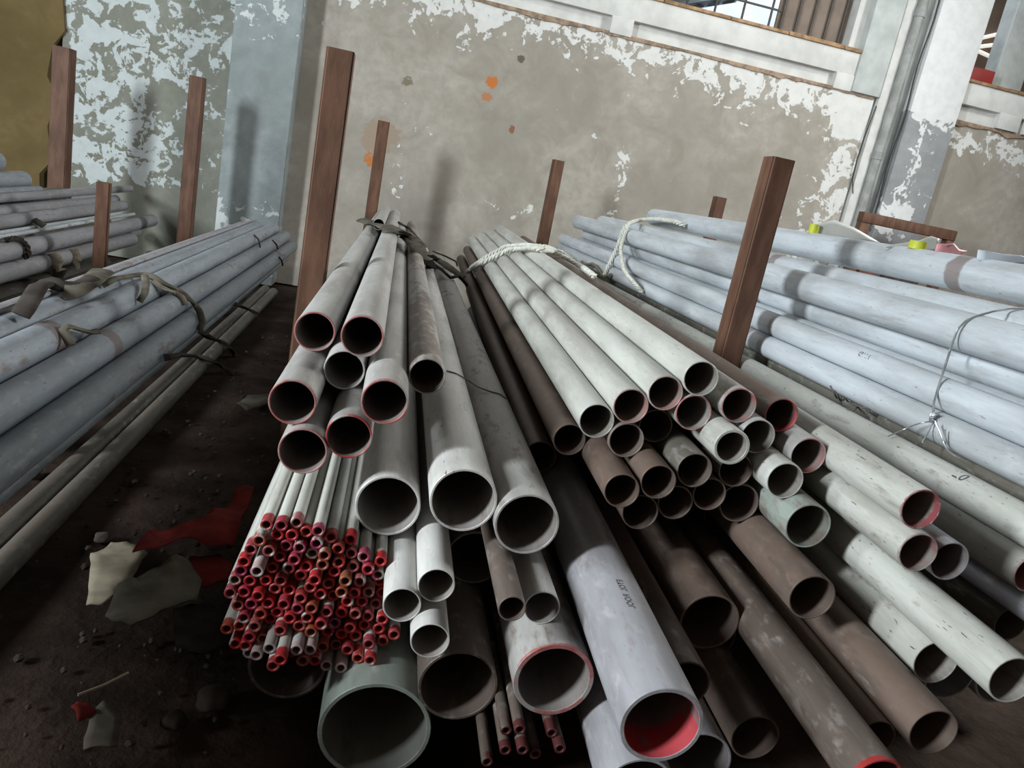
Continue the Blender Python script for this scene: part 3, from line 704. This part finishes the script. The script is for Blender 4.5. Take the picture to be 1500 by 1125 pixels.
MI = {'M5': ('grey pipe passing behind the short dark post, upper of two', 'lilac', 8.75), 'M6': ('grey pipe passing behind the short dark post, lower of two', 'lilac', 8.1), 'M1': ('long slim grey pipe lying highest behind the short post', 'lilac', 8.85),
 'M2': ('broad grey pipe under the long slim one behind the short post', 'lilac', 8.4), 'M3': ('grey pipe beside the thin tubes behind the short post', 'lilac', 8.3), 'M4a': ('thin grey tube above the pipes behind the short post, rear one', 'blue', 8.0), 'M4b': ('thin grey tube above the pipes behind the short post, front one', 'blue', 8.2),
 'M7': ('grey pipe ending at the column right of the slim post', 'lilac', 8.8), 'K1': ('round ended bluish pipe highest at the left edge', 'galv', 6.6), 'K2': ('bluish pipe second from top at the left edge', 'galv', 7.0), 'K3': ('slim bluish pipe lowest of three at the left edge', 'galv', 7.0)}
for k, (x, z, r) in REAR.items():
    lab, tone, yf = MI[k]
    pipe('rear', x, yf-5.6, z, r, 5.6, lab, tone, group=G7, dust=.25, metal=.1, seg=32 if r > .03 else 14)
for (x, z, r) in FK:
    pipe('rear', x, 2.6, z, r, 5.2, 'dark pipe hidden low in the far left rack', 'drab', group='pipes hidden in the far left rack', seg=24)
# the bundle of thin red ended tubes
TP = [(t, F_PX) for t in TUBES if t[0][0] == 't']
BARE = {'t100', 't101', 't113', 't112', 't102', 't103', 't18'}
def ordinal(i): return ['first', 'second', 'third', 'fourth', 'fifth', 'sixth', 'seventh', 'eighth', 'ninth', 'tenth', 'eleventh', 'twelfth', 'thirteenth', 'fourteenth', 'fifteenth', 'sixteenth'][i]
red = [t for t in TUBES if t[0][0] == 't' and t[0] not in BARE]
special = {}
def edge_run(pick, text):
    for i, t in enumerate(pick): special.setdefault(t[0], text % ordinal(i))
def is_edge(t, dx, dz):                   # nothing lies beyond this tube on that side
    return not any(o is not t and ((o[1]-t[1])*dx+(o[3]-t[3])*dz) > .012 and abs((o[1]-t[1])*dz-(o[3]-t[3])*dx) < .022 for o in TUBES if o[0][0] == 't')
edge_run(sorted([t for t in red if is_edge(t, 0, 1)], key=lambda t: t[1])[:16], 'red ended tube on the top edge of the bundle, %s from left')
edge_run(sorted([t for t in red if is_edge(t, 0, -1) and t[0] not in special], key=lambda t: t[1])[:16], 'red ended tube on the bottom edge of the bundle, %s from left')
edge_run(sorted([t for t in red if is_edge(t, -1, 0) and t[0] not in special], key=lambda t: -t[3])[:16], 'red ended tube on the left edge of the bundle, %s from top')
edge_run(sorted([t for t in red if is_edge(t, 1, 0) and t[0] not in special], key=lambda t: -t[3])[:16], 'red ended tube on the right edge of the bundle, %s from top')
edge_run(sorted([t for t in TUBES if t[0] in BARE], key=lambda t: t[1]), 'bare grey ended tube, %s from left among the bare ones of the bundle')
edge_run(sorted([t for t in TUBES if t[0][0] == 'u'], key=lambda t: t[1]), 'dull red ended tube in deep shadow at the bottom edge, %s from left')
rt = random.Random(11)
for n_, x, y, z in TUBES:
    grp = 'thin tubes in the deep shadow' if n_[0] == 'u' else 'red ended tubes in the bundle'
    lab = special.get(n_, 'thin red ended tube with thick wall in the middle of the lower left bundle')
    bare = n_ in BARE; c = rt.random(); big_ = n_[0] == 't'
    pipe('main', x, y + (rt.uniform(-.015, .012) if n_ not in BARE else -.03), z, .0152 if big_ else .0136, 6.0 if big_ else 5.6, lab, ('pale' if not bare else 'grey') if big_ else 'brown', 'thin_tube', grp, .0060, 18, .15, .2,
         rt.uniform(.02, .045), .3 if bare else rt.uniform(1.8, 4.0), (.24+.14*c, .02+.07*(1-c)*rt.random(), .022+.07*(1-c)*rt.random()) if big_ else (.08, .02, .02), (), .05, 'tube', None, TURN)  # lower tubes coloured darker in place of deep shadow

# ------------------------------------------------------------------ ropes, straps and wires laid over the pipes
def lay(pile, pix, rr, step=3.0, win=2, smooth=3, lift=0.0):
    """follow picture points, each dropped on to the pipes it lies over; slack gaps are bridged"""
    P = []
    for (x0, y0), (x1, y1) in zip(pix[:-1], pix[1:]):
        n = max(1, int(math.hypot(x1-x0, y1-y0)/step))
        P += [(x0+(x1-x0)*i/n, y0+(y1-y0)*i/n) for i in range(n)]
    P.append(pix[-1]); ts = []
    cyl = [c for p in pile for c in CYL[p]]
    for x, y in P:
        d = ray(x, y); o = Vector((0, 0, H)); best = None
        for (c, ax, r, L) in cyl:
            R_ = r + rr + lift; dp = d - ax*d.dot(ax); m = o - c; mp = m - ax*m.dot(ax)
            a, b, q = dp.dot(dp), 2*dp.dot(mp), mp.dot(mp)-R_*R_
            disc = b*b-4*a*q
            if disc < 0: continue
            t = (-b-math.sqrt(disc))/(2*a); s = (m+d*t).dot(ax)
            if t > .3 and 0 < s < L and (best is None or t < best): best = t
        ts.append(best)
    good = [t for t in ts if t]; last = good[0] if good else 4.0
    for i, t in enumerate(ts):
        if t is None: ts[i] = last
        else: last = t
    n = len(ts)
    ts = [min(ts[max(0, i-win):i+win+1]) for i in range(n)]
    for _ in range(smooth): ts = [(ts[max(0, i-1)]+ts[i]*2+ts[min(n-1, i+1)])/4 for i in range(n)]
    return [Vector((0, 0, H)) + ray(x, y)*t for (x, y), t in zip(P, ts)]
def resample(pts, d):
    out = [pts[0]]; acc = 0
    for a, b in zip(pts[:-1], pts[1:]):
        L = (b-a).length
        if L < 1e-9: continue
        s = d-acc
        while s <= L: out.append(a+(b-a)*(s/L)); s += d
        acc = (acc+L) % d
    out.append(pts[-1]); return out
def center(objs_pts): return objs_pts[0].copy()
def rope(pts, rr, label, mat, group=None, pitch=None, name='rope'):
    pts = resample(pts, rr*.55); base = pts[0].copy(); root = empty(name, base); tag(root, label, 'rope', group)
    pitch = pitch or rr*5.2
    n = len(pts); fr = []; prev = Vector((0, 0, 1))
    for i in range(n):
        t = (pts[min(i+1, n-1)]-pts[max(i-1, 0)])
        t = t.normalized() if t.length > 1e-9 else Vector((1, 0, 0))
        b = t.cross(prev)
        if b.length < 1e-3: b = t.cross(Vector((1, .3, 0)))
        b.normalize(); nn = b.cross(t).normalized(); prev = nn; fr.append((b, nn))
    s = 0
    ang = []
    for i in range(n):
        if i: s += (pts[i]-pts[i-1]).length
        ang.append(2*math.pi*s/pitch)
    for k in range(3):
        q = [pts[i]-base + fr[i][0]*(math.cos(ang[i]+k*2.094)*rr*.56) + fr[i][1]*(math.sin(ang[i]+k*2.094)*rr*.56) for i in range(n)]
        bm = bmesh.new(); tube_path(bm, q, rr*.46, 7); mesh_obj('strand', bm, mat, root, None, 0, 60)
    return root
def cord(pts, r, label, mat, name='wire', cat='wire', flat=1.0, seg=8, group=None, d=None):
    pts = resample(pts, d or max(.01, r*2)); base = pts[0].copy(); bm = bmesh.new()
    tube_path(bm, [p-base for p in pts], r, seg, flat, True, Vector((0, -.45, .9)) if flat != 1 else None)
    o = mesh_obj(name, bm, mat, None, base); tag(o, label, cat, group); return o
M_ROPE = plain('white_rope', (.62, .62, .56), .85, .15, .18, 25); M_ROPED = plain('dusty_rope', (.20, .18, .14), .9, .1, .3, 20)
M_STRAP = plain('dirty_strap', (.105, .095, .075), .9, .1, .35, 10); M_STRAPD = plain('dark_strap', (.05, .042, .038), .9, .1, .3, 10)
M_WIRE = plain('galvanised_wire', (.42, .44, .45), .35, .5, .1, 20, metal=.7); M_WIRED = plain('dull_wire', (.16, .15, .14), .5, .4, .2, 20, metal=.3)
rope(lay(['main'], [(684, 398), (700, 388), (722, 377), (745, 366), (775, 363), (805, 367), (832, 379), (855, 393), (872, 406)], .02), .02, 'thick white twisted rope lying across the pale top row of pipes', M_ROPE)
rope(lay(['main'], [(690, 392), (715, 375), (741, 361), (770, 359), (800, 362), (822, 369), (838, 380)], .017, lift=.018), .017, 'second turn of white rope lying beside the thick one over the pale pipes', M_ROPE)
rope(lay(['right'], [(1004, 330), (985, 324), (960, 321), (938, 322), (924, 326), (915, 333), (910, 345), (906, 358), (899, 374), (891, 390), (885, 404)], .018, 3, 4), .018, 'white rope looped over the blue pile with its left strand hanging down', M_ROPE)
rope(lay(['right'], [(922, 325), (917, 338), (912, 352), (909, 366), (911, 382), (914, 395), (921, 406), (931, 417), (941, 428)], .016, 3, 4, lift=.006), .016, 'white rope strand hanging at the right of the looped rope on the blue pile', M_ROPE)
rope(lay(['right', 'main'], [(852, 383), (862, 388), (868, 386), (874, 392), (884, 405), (896, 402)], .013), .013, 'frayed dusty rope end lying between the main pile and blue pile', M_ROPED)
def strap(pix, w, label, mat, pile=('main',), lift=.006, flat=.25, win=3):
    return cord(lay(list(pile), pix, .004, 3, win, 3, lift), w, label, mat, 'strap', 'strap', flat, 10, None, .02)
strap([(530, 322), (548, 328), (566, 333), (584, 338), (600, 352), (612, 363), (624, 379), (632, 391)], .050, 'wide dirty cloth strap crossing the two top left pipes near the wall', M_STRAP)
strap([(560, 336), (580, 334), (598, 343), (612, 355), (622, 368), (634, 376), (650, 386), (664, 396), (679, 408)], .042, 'dirty cloth strap running on from the wide one down over the brown pipes', M_STRAP, lift=.02)
cord(lay(['main'], [(584, 326), (600, 335), (611, 348), (620, 357), (621, 362)], .008), .010, 'dark cord bent behind the cloth straps near the wall', M_STRAPD, 'cord', 'cord')
cord(lay(['main'], [(632, 384), (648, 396), (660, 407), (672, 404), (684, 418)], .008, lift=.01), .012, 'dark cord at the right end of the cloth straps', M_STRAPD, 'cord', 'cord')
cord(lay(['main'], [(634, 368), (652, 375), (668, 383), (670, 390)], .006), .008, 'thin grey cord looping above the right end of the straps', M_STRAP, 'cord', 'cord')
cord(lay(['main'], [(654, 543), (668, 547), (684, 556), (700, 567), (716, 573), (732, 577), (742, 584)], .003, 3, 2), .0028, 'thin wire bent across the two wide pipes of the heap', M_WIRED)
strap([(30, 462), (44, 440), (56, 420), (74, 414), (96, 420), (118, 418), (136, 408)], .035, 'dark webbing strap lying behind the left stack at the left edge', M_STRAPD, ('left',), .02, .4)
strap([(150, 398), (132, 412), (112, 424), (96, 428)], .05, 'wide brown strap end behind the left stack below the short post', M_STRAP, ('left',), .012, .3)
# wire tie on the blue pile
cord(lay(['right'], [(1500, 452), (1480, 452), (1455, 456), (1430, 463), (1415, 470), (1403, 482), (1396, 500), (1388, 525), (1380, 550), (1373, 572), (1368, 590), (1367, 606), (1368, 614)], .003, 3, 8, 4), .004, 'bright wire tied round the blue pile, running down to its knot', M_WIRE)
kn = empty('wire_knot', lay(['right'], [(1369, 614)], .008)[0]); tag(kn, 'small twisted wire knot on the speckled blue pipe', 'knot')
for k in range(3):
    bm = bmesh.new(); tube_path(bm, [Vector((.013*math.cos(a), .006*math.sin(a*2+k), .013*math.sin(a)+.004*k)) for a in [i*.42+k for i in range(16)]], .003, 6); mesh_obj('loop', bm, M_WIRE, kn)
for lab, px in (('long bright wire tail pointing left from the knot', [(1366, 617), (1350, 619), (1335, 624), (1318, 632), (1301, 639)]), ('short wire tail hanging down left of the knot', [(1366, 619), (1360, 633), (1355, 641), (1351, 649)]), ('wire tail hanging down right of the knot to the pipe below', [(1370, 619), (1377, 635), (1383, 650), (1388, 660), (1400, 669), (1410, 674)]), ('hooked wire tail beside the one hanging right of the knot', [(1370, 617), (1377, 633), (1382, 647), (1385, 653), (1385, 640), (1384, 629)])):
    cord(lay(['right'], px, .004, 3, 4, 3, .012), .0025, lab, M_WIRE, group='wire tails at the knot')
for i, px in enumerate(([(1216, 565), (1224, 580), (1232, 592), (1228, 580), (1222, 572)], [(1234, 580), (1244, 590), (1256, 596), (1250, 602), (1240, 598)], [(1262, 597), (1272, 598), (1273, 605), (1268, 600)])):
    cord(lay(['right'], px, .003, 2, 3, 1), .0032, ['tangled dark wire end under the blue pile, leftmost', 'tangled dark wire end under the blue pile, middle', 'tangled dark wire end under the blue pile, rightmost'][i], M_WIRED, group='wire ends under the blue pile')
# left stack: dirty webbing and rope loops
strap([(150, 418), (168, 408), (190, 404), (208, 402), (222, 404), (240, 415), (262, 426), (280, 440), (292, 455), (297, 472), (292, 484)], .017, 'dirty webbing sling arched over the left stack', M_STRAP, ('left',), .008, .6)
strap([(212, 404), (214, 416), (212, 430), (204, 442)], .016, 'webbing end hanging from the top of the sling on the left stack', M_STRAP, ('left',), .01, .6)
strap([(225, 412), (240, 424), (255, 428), (268, 436), (272, 446)], .015, 'pale grubby webbing tucked under the sling', M_ROPED, ('left',), .006, .6)
strap([(104, 506), (96, 490), (92, 482), (100, 477), (114, 482), (132, 487), (145, 485)], .015, 'small webbing loop standing up between two left stack pipes', M_STRAP, ('left',), .012, .5)
strap([(292, 484), (306, 494), (322, 500), (336, 508), (345, 522), (350, 534)], .022, 'dark sling end trailing over the drab pipes by the left stack', M_STRAPD, ('left',), .01, .5)
strap([(240, 524), (262, 520), (290, 522), (315, 530), (332, 542), (345, 546)], .02, 'dark sling crossing the drab pipes nearer the camera', M_STRAPD, ('left',), .01, .5)
strap([(344, 445), (356, 450), (368, 455), (380, 462)], .02, 'dark band round the drab pipes near the wall', M_STRAPD, ('left',), .006, .5)
cord(lay(['left'], [(372, 344), (378, 350), (380, 356), (381, 362)], .004), .007, 'dark cord round the second left stack pipe at its far end', M_STRAPD, 'cord', 'cord')
cord(lay(['left'], [(399, 352), (405, 358), (407, 365)], .004), .007, 'dark cord round the top front left pipe at its far end', M_STRAPD, 'cord', 'cord')
cord(lay(['left'], [(408, 376), (413, 382), (414, 389)], .004), .007, 'dark cord round the shiny left pipe at its far end', M_STRAPD, 'cord', 'cord')
rope(lay(['rear'], [(8, 352), (20, 349), (32, 352), (40, 361), (42, 372), (36, 378)], .02), .02, 'dark rope ring over the pipe left of the short post', M_STRAPD)
strap([(76, 372), (84, 385), (88, 398), (84, 408)], .05, 'pale cloth wrap round the lower pipe left of the short post', M_ROPED, ('rear',), .01, .3)
strap([(108, 365), (112, 380), (114, 394)], .035, 'second pale cloth wrap beside the first near the short post', M_ROPED, ('rear',), .01, .3)
cord(lay(['rear'], [(50, 322), (58, 326), (64, 331)], .01), .03, 'grey tape round the thin tubes behind the short post', M_STRAP, 'tape', 'tape', .5)

# ------------------------------------------------------------------ things on top of the right pile and behind it
def sheet(name, outline, label, cat, mat, z=.006, amp=.02, th=.006, seed=0, sub=3, depth=None, group=None, push=0):
    """an irregular thin sheet with its own thickness; outline in picture points on the ground (or at a shed depth)"""
    pts = [at_floor(x, y) if depth is None else at_depth(x, y, depth) for x, y in outline]
    c = sum(pts, Vector())/len(pts); bm = bmesh.new(); rn = random.Random(seed)
    vs = [bm.verts.new(p-c) for p in pts]; bm.faces.new(vs)
    bmesh.ops.triangulate(bm, faces=bm.faces[:])
    bmesh.ops.subdivide_edges(bm, edges=bm.edges[:], cuts=sub, use_grid_fill=True)
    off = Vector((seed*3.1, 1.7, seed))
    if depth is None:
        for v in bm.verts:
            k = .5+.5*mnoise.noise(v.co*6+off); k2 = mnoise.noise(v.co*17+off)
            v.co.z = z + amp*k*1.3 + amp*.35*abs(k2); v.co.x += .006*k2; v.co.y += .006*mnoise.noise(v.co*25)
    else:
        for v in bm.verts: v.co += Vector((-sW, cW, 0))*(amp*mnoise.noise(v.co*5+off))
    bmesh.ops.recalc_face_normals(bm, faces=bm.faces)
    o = mesh_obj(name, bm, mat, None, c if depth is not None else Vector((c.x, c.y, 0)), 0, 60)
    md = o.modifiers.new('thickness', 'SOLIDIFY'); md.thickness = th; md.offset = 0
    tag(o, label, cat, group); return o
M_CARD = plain('torn_card', (.42, .37, .28), .9, .1, .25, 9); M_REDC = plain('red_cloth', (.23, .035, .03), .85, .1, .3, 8); M_SACK = plain('grey_sack', (.16, .145, .115), .9, .1, .35, 7)
M_DIRTY = plain('dark_rag', (.035, .028, .024), .9, .1, .4, 9); M_STONE = plain('dark_stone', (.07, .06, .055), .9, .1, .3, 8)
sheet('torn_card', [(132, 822), (150, 815), (160, 806), (185, 804), (205, 812), (216, 820), (200, 850), (186, 870), (170, 884), (150, 900), (126, 902), (130, 860)], 'torn piece of dirty white card on the dark ground', 'card', M_CARD, .01, .03, .004, 1)
sheet('red_cloth', [(214, 814), (250, 808), (290, 806), (322, 790), (345, 752), (372, 748), (352, 800), (338, 845), (300, 852), (262, 846), (222, 862), (190, 862)], 'crumpled dark red cloth beside the red tube bundle', 'cloth', M_REDC, .06, .10, .005, 2)
sheet('red_cloth', [(242, 858), (280, 842), (318, 838), (338, 850), (334, 872), (296, 878), (262, 872)], 'smaller red cloth flap below the crumpled red cloth', 'cloth', M_REDC, .03, .05, .005, 5)
sheet('grey_sack', [(152, 935), (170, 900), (205, 876), (240, 866), (270, 868), (292, 888), (284, 918), (240, 932), (205, 950), (188, 964), (160, 948)], 'flattened grey sack below the torn card', 'sack', M_SACK, .03, .09, .006, 3)
sheet('dark_rag', [(250, 930), (300, 905), (330, 925), (335, 968), (300, 985), (255, 975)], 'dark rag lying right of the grey sack', 'rag', M_DIRTY, .02, .08, .006, 4)
sheet('dark_rag', [(130, 1075), (150, 1050), (175, 1075), (170, 1120), (120, 1122)], 'dull dark rag at the lower left corner', 'rag', M_SACK, .01, .05, .006, 8)
sheet('red_scrap', [(100, 1065), (112, 1050), (132, 1052), (136, 1072), (112, 1086)], 'small dark red scrap at the lower left corner', 'scrap', M_REDC, .01, .04, .005, 7)
bm = bmesh.new(); tube_path(bm, [Vector((0, 0, 0)), Vector((.05, .04, .006)), Vector((.09, .09, .01))], .004, 6); p = at_floor(112, 1052)
tag(mesh_obj('straw_stick', bm, M_CARD, None, p+Vector((0, 0, .07))), 'thin pale straw stuck in the red scrap', 'stick')
sheet('leaf_litter', [(345, 600), (362, 588), (392, 584), (400, 596), (384, 604), (360, 610)], 'brown leaf litter on the ground behind the tall post', 'litter', M_SACK, .01, .04, .005, 9)
def stone(px, py, r, label, seed, mat):
    p = at_floor(px, py); bm = bmesh.new(); bmesh.ops.create_icosphere(bm, subdivisions=3, radius=r)
    for v in bm.verts: v.co *= 1+.28*mnoise.noise(v.co/r*1.4+Vector((seed, 0, 0))); v.co.z = v.co.z*.6
    lo = min(v.co.z for v in bm.verts)
    o = mesh_obj('stone', bm, mat, None, Vector((p.x, p.y, -lo-.012)), 0, 60); tag(o, label, 'stone')
stone(310, 1030, .045, 'round dark stone on the ground below the red tube bundle', 1, M_STONE)
stone(255, 1060, .032, 'dark stone left of the round one at the bottom edge', 2, M_DIRTY)
stone(150, 790, .03, 'pale dusty stone on the ground above the torn card', 3, M_STONE)
rb = random.Random(5); bm = bmesh.new()
for i in range(260):
    x, y = rb.uniform(-1.0, -.2), rb.uniform(1.4, 6.5); r = rb.uniform(.004, .016)
    q = bmesh.ops.create_icosphere(bm, subdivisions=1, radius=r, matrix=Matrix.Translation((x, y, r*.3)) @ Matrix.Diagonal((1, rb.uniform(.6, 1.5), .6, 1)))
o = mesh_obj('gravel', bm, plain('earth_crumbs', (.06, .048, .04), .95, .1, .5, 3), None, (0, 0, 0), RW, 0); tag(o, 'loose crumbs of earth and grit on the dark ground', 'gravel', None, 'stuff')
# cross beams that carry the stacks
def beam(x0, x1, y, z0, z1, label, legs=()):
    root = empty('ground_beam', Wp((x0+x1)/2, y, -1.5), RW); tag(root, label, 'beam', 'rusty cross beams under the stacks'); m = (x0+x1)/2
    bm = bmesh.new(); box(bm, x0-m, x1-m, -.05, .05, z0+1.5, z1+1.5, .004); mesh_obj('bar', bm, M_POST, root)
    for lx in legs:
        bm = bmesh.new(); box(bm, lx-m-.035, lx-m+.035, -.035, .035, 0, z0+1.5, .003); mesh_obj('leg', bm, M_POST, root)
beam(-.185, 1.56, 3.2, -1.495, -1.45, 'low rusty beam on the ground under the near part of the main pile')
beam(-.10, 1.60, 6.6, -1.495, -1.45, 'low rusty beam on the ground under the far part of the main pile')
beam(1.70, 2.42, 3.2, -1.495, -1.42, 'rusty beam on the ground under the near part of the blue pile')
beam(1.70, 2.42, 6.6, -1.495, -1.42, 'rusty beam on the ground under the far part of the blue pile')
beam(-1.95, -.98, 3.2, -1.14, -1.062, 'rusty cross beam under the near part of the left stack', (-1.9, -1.3))
beam(-1.95, -.98, 6.9, -1.14, -1.062, 'rusty cross beam under the far part of the left stack', (-1.9, -1.3))
# rusty trestle with rubble against the pillar, and the odds and ends beside it
ty = 8.45
tr = empty('rusty_trestle', Wp(6.25, ty, -1.5), RW); tag(tr, 'rusty steel trestle standing before the peeling pillar', 'trestle')
def tbox(n, *a):
    bm = bmesh.new(); box(bm, *a, .006); return mesh_obj(n, bm, M_POST, tr)
tbox('top_bar', -.76, .53, -.06, .06, 1.96, 2.08)
tbox('leg', -.76, -.63, -.05, .05, 0, 1.96); tbox('leg', .43, .53, -.05, .05, 0, 1.96); tbox('cross_bar', -.63, .43, -.04, .04, 1.15, 1.25)
M_BRICK = plain('old_brick', (.16, .075, .055), .9, .1, .3, 9)
for i, (bx, bz, lab) in enumerate(((-.47, 1.25, 'lowest red brick standing under the trestle bar'), (-.45, 1.42, 'middle red brick standing under the trestle bar'), (-.46, 1.60, 'topmost red brick standing under the trestle bar'), (-.12, 1.25, 'grey block on the trestle under its bar'), (.12, 1.25, 'second grey block on the trestle by its right leg'))):
    bm = bmesh.new(); hgt = .168 if i < 3 else .46 - (i-3)*.06
    box(bm, -.12, .115, -.055, .055, 0, hgt, .012)
    for v in bm.verts: v.co += Vector((1, 1, 0))*.008*mnoise.noise(v.co*20)
    tag(mesh_obj('brick' if i < 3 else 'block', bm, M_BRICK if i < 3 else M_STONE, None, Wp(6.25+bx, ty, -1.5+bz), RW), lab, 'brick' if i < 3 else 'block')
M_YEL = plain('yellow_tape', (.46, .50, .035), .5, .4, .15, 8); M_POLY = plain('cloudy_plastic', (.55, .56, .53), .4, .4, .1, 5); M_PINKB = plain('pink_plastic', (.55, .25, .27), .5, .3, .2, 12)
def tape_roll(px, py, d, r, h, label):
    p = at_depth(px, py, d); bm = bmesh.new(); n = 24; prof = [(r, 0), (r, h), (r*.7, h), (r*.7, 0)]
    rings = [[bm.verts.new((q*math.cos(a), q*math.sin(a), z)) for a in [2*math.pi*k/n for k in range(n)]] for q, z in prof]
    for i in range(4):
        for k in range(n): bm.faces.new((rings[i][k], rings[i][(k+1) % n], rings[(i+1) % 4][(k+1) % n], rings[(i+1) % 4][k]))
    bmesh.ops.recalc_face_normals(bm, faces=bm.faces)
    tag(mesh_obj('tape_roll', bm, M_YEL, None, p), label, 'tape')
def on_top(px, py, key='T'):
    x, z, r = RIGHT[key]; yn = RI[key][3]; s = on_axis('right', x, yn, z, px, py); return Wp(x, yn+s, z+r-.004)
def roll_at(px, py, r, h, label):
    global _p
    tape_roll(px, py, 4.0, r, h, label); COL.objects[-1].location = on_top(px, py)
roll_at(1187, 350, .026, .05, 'small yellow tape roll standing on the blue pile, left one')
roll_at(1338, 372, .036, .035, 'flat yellow tape roll lying on the blue pile, right one')
def scrap(outline, d, label, name, cat, mat, amp, seed, th=.004): return sheet(name, outline, label, cat, mat, 0, amp, th, seed, 3, d)
scrap([(1196, 348), (1192, 329), (1222, 322), (1250, 333), (1293, 357), (1240, 352)], 3.93, 'long wedge of cloudy plastic sheeting on top of the blue pile', 'plastic_sheet', 'sheet', M_POLY, .02, 11)
scrap([(1292, 362), (1350, 352), (1366, 346), (1378, 350), (1372, 369), (1330, 366)], 3.15, 'clear creased plastic scrap beside the flat yellow tape roll', 'plastic_scrap', 'scrap', M_POLY, .03, 12)
scrap([(1364, 372), (1370, 357), (1384, 362), (1394, 356), (1404, 365), (1420, 368), (1400, 376)], 2.92, 'crumpled pink plastic scrap on top of the blue pile', 'pink_scrap', 'scrap', M_PINKB, .06, 13)
scrap([(1432, 381), (1436, 366), (1470, 372), (1500, 375), (1520, 384), (1480, 388)], 2.62, 'pale blue plastic sheet on the blue pile at the right edge', 'plastic_sheet', 'sheet', plain('pale_blue_plastic', (.50, .56, .62), .4, .4, .1, 5), .03, 14)

# stencilled marks (part of their pipe)
M_INK = plain('faded_ink', (.10, .10, .11), .7, .2, .3, 30)
def stencil(pipe_obj, r, text, y_end, ang, size, mirror=False):
    """letters wrapped on the pipe: reading direction runs along the pipe"""
    cu = bpy.data.curves.new('lettering', 'FONT'); cu.body = text; cu.size = size; cu.extrude = 0; cu.resolution_u = 3; cu.offset = size*.012
    ob = bpy.data.objects.new('lettering', cu); COL.objects.link(ob)
    me = bpy.data.meshes.new_from_object(ob.evaluated_get(bpy.context.evaluated_depsgraph_get())); COL.objects.unlink(ob); bpy.data.objects.remove(ob)
    for v in me.vertices:
        u, w = v.co.x, v.co.y; a = ang + w/r
        v.co = Vector(((r+.0006)*math.cos(a), y_end-u, (r+.0006)*math.sin(a)))
    me.materials.append(M_INK); o = bpy.data.objects.new('lettering', me); COL.objects.link(o); o.parent = pipe_obj; o['label'] = 'faint dark stencilled marks'
def by_label(s): return next(o for o in COL.objects if o.get('label') == s)
stencil(by_label(INFO['P22'][0]), MAIN['P22'][3], 'ETOL  ROOL', .40, math.radians(88), .022)
stencil(by_label(RI['R5'][0]), RIGHT['R5'][2], '70', .35, math.radians(105), .045)
stencil(by_label(RI['D'][0]), RIGHT['D'][2], 'G11V', 1.35, math.radians(135), .03)
